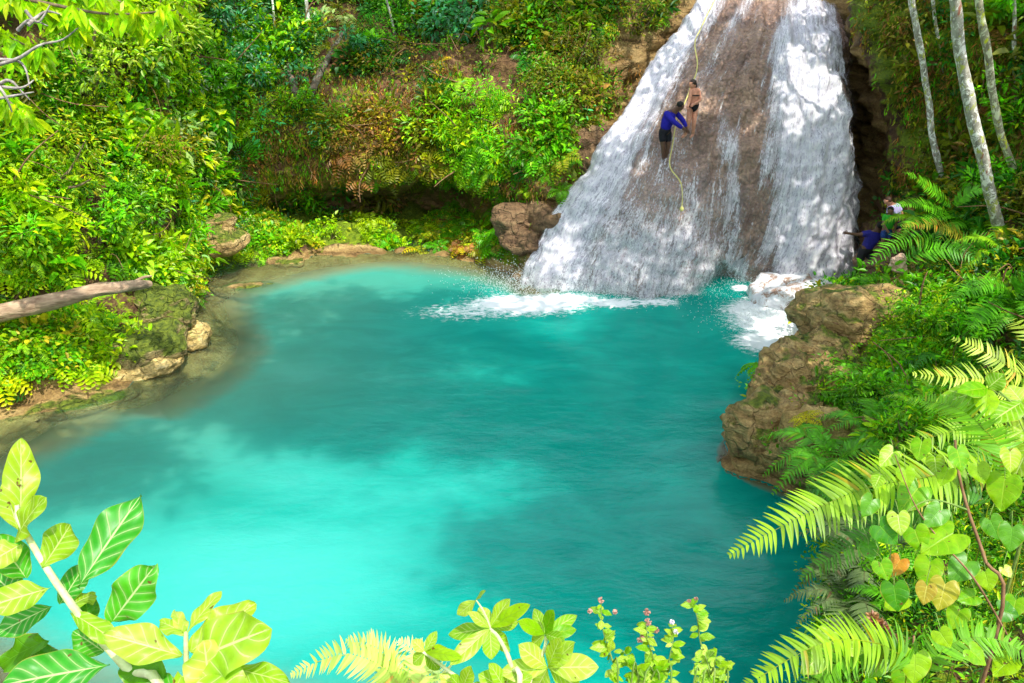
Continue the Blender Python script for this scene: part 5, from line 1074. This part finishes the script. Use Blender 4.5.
def person(label, foot, rz, J, skin, top=None, bottom=None, hair=(.01, .008, .006), hairlong=False, scale=1.0, bikini=None, cap=None, sleeves='long', hd=(0, 1)):
    """J: joint name -> local position (metres; +x right in the picture, +y away, +z up)"""
    o = empty('person', foot, label, 'person', rz=rz, scale=scale); V = lambda k: Vector(J[k])
    names = ['pelvis', 'waist', 'chest', 'neck', 'head', 'crown', 'shL', 'elL', 'wrL', 'shR', 'elR', 'wrR', 'hipL', 'knL', 'anL', 'toL', 'hipR', 'knR', 'anR', 'toR']
    pos = [V(k) for k in names]; rad = [.125, .115, .135, .055, .088, .07, .062, .043, .03, .062, .043, .03, .09, .06, .042, .03, .09, .06, .042, .03]
    rad[0] = (.15, .11); rad[1] = (.125, .095); rad[2] = (.155, .105)
    E = [(0, 1), (1, 2), (2, 3), (3, 4), (4, 5), (2, 6), (6, 7), (7, 8), (2, 9), (9, 10), (10, 11), (0, 12), (12, 13), (13, 14), (14, 15), (0, 16), (16, 17), (17, 18), (18, 19)]
    # face: nose, chin and ears grow from the head; hands: palm with five bent fingers
    fd = Vector((hd[0], hd[1], 0)).normalized(); sd = fd.cross(Vector((0, 0, 1))); hc = V('head'); n0 = len(pos)
    for q, r, par in ((hc + fd * .105 + Vector((0, 0, -.01)), .013, 4), (hc + fd * .07 + Vector((0, 0, -.085)), .032, 4), (hc + sd * .098, .016, 4), (hc - sd * .098, .016, 4)):
        pos.append(q); rad.append(r); E.append((par, len(pos) - 1))
    for wr, el in ((8, 7), (11, 10)):
        d = (pos[wr] - pos[el]).normalized(); sdv = d.cross(Vector((.2, -1, .3))).normalized(); nv = d.cross(sdv)
        pos.append(pos[wr] + d * .055); rad.append((.034, .018)); pi = len(pos) - 1; E.append((wr, pi))
        for kf in range(5):
            off = (-.03 + .02 * kf) if kf < 4 else .045; ln = (.07, .08, .075, .06, .05)[kf]
            b = pos[pi] + sdv * off + d * (.03 if kf < 4 else -.01); m = b + d * ln * .55 + sdv * (.02 if kf == 4 else 0) + nv * .008; t = b + d * ln * .85 + nv * .035
            i0 = len(pos); pos += [b, m, t]; rad += [.0095, .0085, .007]; E += [(pi, i0), (i0, i0 + 1), (i0 + 1, i0 + 2)]
    link('body', skin_body('body', E, pos, rad, skin, o), skin, o)
    def cloth(nm, ks, ed, rs, mat): return link(nm, skin_body(nm, ed, [V(k) if isinstance(k, str) else Vector(k) for k in ks], rs, mat, o), mat, o)
    mix = lambda a, b, t: tuple(V(a).lerp(V(b), t))
    if top:
        m = flatmat('shirt_cloth', top); arm = [(2, 3), (3, 4)] ; ks = ['pelvis', 'waist', 'chest']; rs = [(.165, .14), (.155, .135), (.175, .135)]; ed = [(0, 1), (1, 2)]
        for s_, e_, w_ in (('shL', 'elL', 'wrL'), ('shR', 'elR', 'wrR')):
            i = len(ks); ks.append(s_); rs.append(.082); ed.append((2, i))
            if sleeves == 'long': ks += [e_, mix(e_, w_, .85)]; rs += [.06, .045]; ed += [(i, i + 1), (i + 1, i + 2)]
            else: ks += [mix(s_, e_, .65)]; rs += [.066]; ed += [(i, i + 1)]
        ks[0] = mix('pelvis', 'waist', -.1); i = len(ks); ks.append(mix('chest', 'neck', .62)); rs.append((.085, .08)); ed.append((2, i)); cloth('shirt', ks, ed, rs, m)
    if bottom:
        m = flatmat('shorts_cloth', bottom); ks = ['pelvis', 'hipL', mix('hipL', 'knL', .75), 'hipR', mix('hipR', 'knR', .75), mix('pelvis', 'waist', .4)]
        cloth('shorts', ks, [(0, 1), (1, 2), (0, 3), (3, 4), (0, 5)], [(.16, .13), .115, .088, .115, .088, (.145, .12)], m)
    if bikini:
        m = flatmat('swimwear', bikini); cloth('bikini_bottom', ['pelvis', mix('pelvis', 'hipL', .7), mix('pelvis', 'hipR', .7), mix('pelvis', 'waist', .25)], [(0, 1), (0, 2), (0, 3)], [(.2, .19), .14, .14, (.19, .17)], m)
        cloth('bikini_top', [mix('chest', 'waist', .12), mix('chest', 'waist', .4)], [(0, 1)], [(.19, .185), (.175, .16)], m)
    hc = V('head').lerp(V('crown'), .45) - fd * .022; hm = flatmat('hair_strands', hair, .6)
    link('hair', blob_mesh('hair', hc, (.103, .108, .10), 3), hm, o)
    if hairlong: link('hair', blob_mesh('hair', hc - fd * .07 + Vector((0, 0, -.13)), (.07, .05, .16), 5), hm, o)
    if cap: link('headband', blob_mesh('headband', hc + Vector((0, 0, .01)), (.11, .115, .05), 2, n=.01), flatmat('headband_cloth', cap), o)
    return o
SKD = flatmat('dark_skin', (.13, .065, .04), .5); SKT = flatmat('tan_skin', (.66, .30, .19), .5); SKM = flatmat('brown_skin', (.22, .11, .07), .5)
RADK = 1.2
def facept(px, py, lift=.0): p, n = hit(px, py, bvh_face); return p + n * lift
def sc_at(p): return 1.0
# man in blue bending towards the woman on the face of the falls
f1 = facept(664, 163)
J1 = dict(pelvis=(-.05, 0, .92), waist=(-.02, -.02, 1.08), chest=(.08, -.05, 1.32), neck=(.20, -.08, 1.48), head=(.30, -.10, 1.58), crown=(.34, -.11, 1.68), shL=(-.10, -.10, 1.38), elL=(.18, -.32, 1.16), wrL=(.42, -.30, 1.00),
 shR=(.22, .08, 1.40), elR=(.44, -.02, 1.18), wrR=(.54, -.12, .98), hipL=(-.12, -.03, .88), knL=(-.08, -.10, .48), anL=(-.02, .02, .06), toL=(.06, -.10, .0), hipR=(.04, .03, .88), knR=(.08, -.02, .46), anR=(.04, .08, .05), toR=(.14, -.02, .0))
person('man in a royal blue long sleeved shirt and black shorts bending on the waterfall face', f1, 0, J1, SKD, top=(.015, .012, .33), bottom=(.012, .012, .018), hd=(1, -.2), scale=1.06)
f2 = facept(688, 137)
J2 = dict(pelvis=(.06, 0, .90), waist=(.06, -.01, 1.05), chest=(.06, 0, 1.28), neck=(.02, -.02, 1.44), head=(-.03, -.05, 1.54), crown=(-.03, -.05, 1.64), shL=(-.06, -.10, 1.35), elL=(-.10, -.20, 1.10), wrL=(-.14, -.30, .98),
 shR=(.20, .04, 1.34), elR=(.24, -.08, 1.08), wrR=(.04, -.24, 1.0), hipL=(-.02, -.02, .86), knL=(-.06, -.14, .47), anL=(-.10, -.04, .05), toL=(-.22, -.10, .0), hipR=(.14, .03, .86), knR=(.12, -.10, .47), anR=(.14, .0, .05), toR=(.04, -.10, .0))
person('woman in a black bikini holding the yellow rope on the waterfall face', f2, 0, J2, SKT, bikini=(.01, .01, .012), hair=(.03, .018, .012), hairlong=True, hd=(-1, -.3), scale=1.0)
def gp(px, py, Y): p = Vector(A(px, py, Y)); return p
def hg(px, py, k=.15): p, n = hit(px, py); return Vector(A(px, py, p.y - k))
P3 = hg(855, 281, .5)
J3 = dict(pelvis=(.12, 0, .92), waist=(.18, -.01, 1.07), chest=(.26, -.02, 1.32), neck=(.32, -.03, 1.47), head=(.36, -.05, 1.58), crown=(.38, -.05, 1.69), shL=(.08, -.03, 1.38), elL=(-.20, -.06, 1.36), wrL=(-.46, -.08, 1.40),
 shR=(.44, 0, 1.34), elR=(.56, -.08, 1.08), wrR=(.70, -.14, 1.22), hipL=(.04, -.02, .88), knL=(-.04, -.12, .48), anL=(-.12, 0, .06), toL=(-.2, -.14, .0), hipR=(.22, .02, .88), knR=(.30, -.12, .50), anR=(.28, .10, .10), toR=(.34, -.02, .04))
person('man in a navy T-shirt stretching one arm towards the water beside the falls', P3, 0, J3, SKD, top=(.02, .018, .22), bottom=(.015, .015, .02), sleeves='short', hd=(.2, 1), scale=1.05)
P4 = hg(882, 254, 1.1)
J4 = {k: tuple(x) for k, x in J3.items()}
J4.update(pelvis=(0, 0, .90), waist=(0, 0, 1.05), chest=(0, -.02, 1.3), neck=(-.02, -.04, 1.45), head=(-.05, -.07, 1.56), crown=(-.05, -.07, 1.66), shL=(-.18, -.03, 1.36), elL=(-.22, -.12, 1.1), wrL=(-.16, -.3, .98), shR=(.18, 0, 1.36), elR=(.24, -.06, 1.1), wrR=(.16, -.22, .95),
 hipL=(-.09, 0, .86), knL=(-.1, -.1, .46), anL=(-.1, 0, .05), toL=(-.12, -.14, 0), hipR=(.09, 0, .86), knR=(.1, -.1, .46), anR=(.1, 0, .05), toR=(.12, -.14, 0))
person('child in a bright green shirt and dark headband between the two men by the falls', P4, 0, J4, SKM, top=(.05, .45, .03), bottom=(.02, .06, .25), cap=(.02, .05, .02), sleeves='short', hd=(-.4, -1), scale=.82)
P5 = hg(883, 248, .4)
J5 = dict(pelvis=(.22, .05, .86), waist=(.15, 0, 1.0), chest=(.02, -.06, 1.22), neck=(-.10, -.10, 1.36), head=(-.20, -.14, 1.44), crown=(-.25, -.15, 1.54), shL=(-.12, -.18, 1.22), elL=(-.16, -.3, .98), wrL=(-.05, -.36, .80),
 shR=(.18, .0, 1.26), elR=(.32, -.06, 1.02), wrR=(.42, -.12, .80), hipL=(.14, 0, .82), knL=(.05, -.25, .5), anL=(.1, .0, .08), toL=(.04, -.14, 0), hipR=(.30, .05, .82), knR=(.3, -.2, .48), anR=(.32, .05, .06), toR=(.3, -.1, 0))
person('person in a pale lavender shirt leaning forward to climb the rocks beside the falls', P5, 0, J5, SKT, top=(.50, .46, .80), bottom=(.03, .03, .08), hair=(.05, .022, .012), sleeves='short', hd=(-1, -.3), scale=1.0)
# ledge rocks the bathers stand on
boulder('boulder', tuple(P3 + Vector((.15, .1, -.42))), (.8, .6, .4), 'wet dark rock under the feet of the man in the navy T-shirt', M_WETROCK, 51)
boulder('boulder', tuple(Vector(P4) + Vector((.35, .25, -.5))), (.9, .7, .48), 'wet brown rock under the two bathers nearest the cliff', M_WETROCK, 52)
# ------------------------------------------------------------------ rope
rp = [facept(px, py, lf) for px, py, lf in ((722, -12, .3), (712, 12, .3), (700, 42, .3), (691, 75, .32))] + [facept(684, 108, .38), facept(675, 125, .38)] + [facept(px, py, lf) for px, py, lf in ((669, 150, .28), (670, 168, .24), (677, 188, .24), (680, 208, .22))]
rpts = cr(np.array([tuple(p) for p in rp]), 90); rpts += fbm(rpts * 1.5, 2, 9)[:, None] * np.array([.04, 0, 0])
mr = simple_mat('yellow_rope', (.55, .50, .12), (.78, .72, .28), 60, .7)
ob = link('rope', tubes_mesh('rope', [(rpts, np.full(90, .019))], 8), mr); tag(ob, 'yellow climbing rope hanging down the waterfall face past the two climbers', 'rope')
kn = link('knot', blob_mesh('knot', rpts[-1], (.06, .06, .07), 4), mr, ob)
# ------------------------------------------------------------------ light
SUN_EL = R(58); SUN_AZ_X, SUN_AZ_Y = .55, -.83   # horizontal direction towards the sun
w = bpy.data.worlds.new('World'); scene.world = w; w.use_nodes = True
nt = w.node_tree; bg = nt.nodes['Background']; sky = nt.nodes.new('ShaderNodeTexSky'); sky.sky_type = 'NISHITA'; sky.sun_disc = False
sky.sun_elevation = SUN_EL; az = math.atan2(SUN_AZ_X, SUN_AZ_Y); sky.sun_rotation = az
hs = nt.nodes.new('ShaderNodeHueSaturation'); hs.inputs['Saturation'].default_value = .42; nt.links.new(sky.outputs[0], hs.inputs['Color']); nt.links.new(hs.outputs[0], bg.inputs[0]); bg.inputs[1].default_value = SKY_STRENGTH
sd = bpy.data.lights.new('sun', 'SUN'); sd.energy = SUN_STRENGTH; sd.angle = R(.53); sd.color = (1, .95, .85)
so = bpy.data.objects.new('sun', sd); COL.objects.link(so)
hl = math.hypot(SUN_AZ_X, SUN_AZ_Y); tosun = Vector((SUN_AZ_X / hl * math.cos(SUN_EL), SUN_AZ_Y / hl * math.cos(SUN_EL), math.sin(SUN_EL)))
so.rotation_euler = tosun.to_track_quat('Z', 'Y').to_euler(); so.location = (0, 0, 40)
scene.view_settings.view_transform = 'Standard'; scene.view_settings.look = 'None'; scene.view_settings.exposure = 0
scene.cycles.use_denoising = True; scene.cycles.max_bounces = 6; scene.cycles.transparent_max_bounces = 10; scene.cycles.use_adaptive_sampling = True; scene.cycles.adaptive_threshold = .02
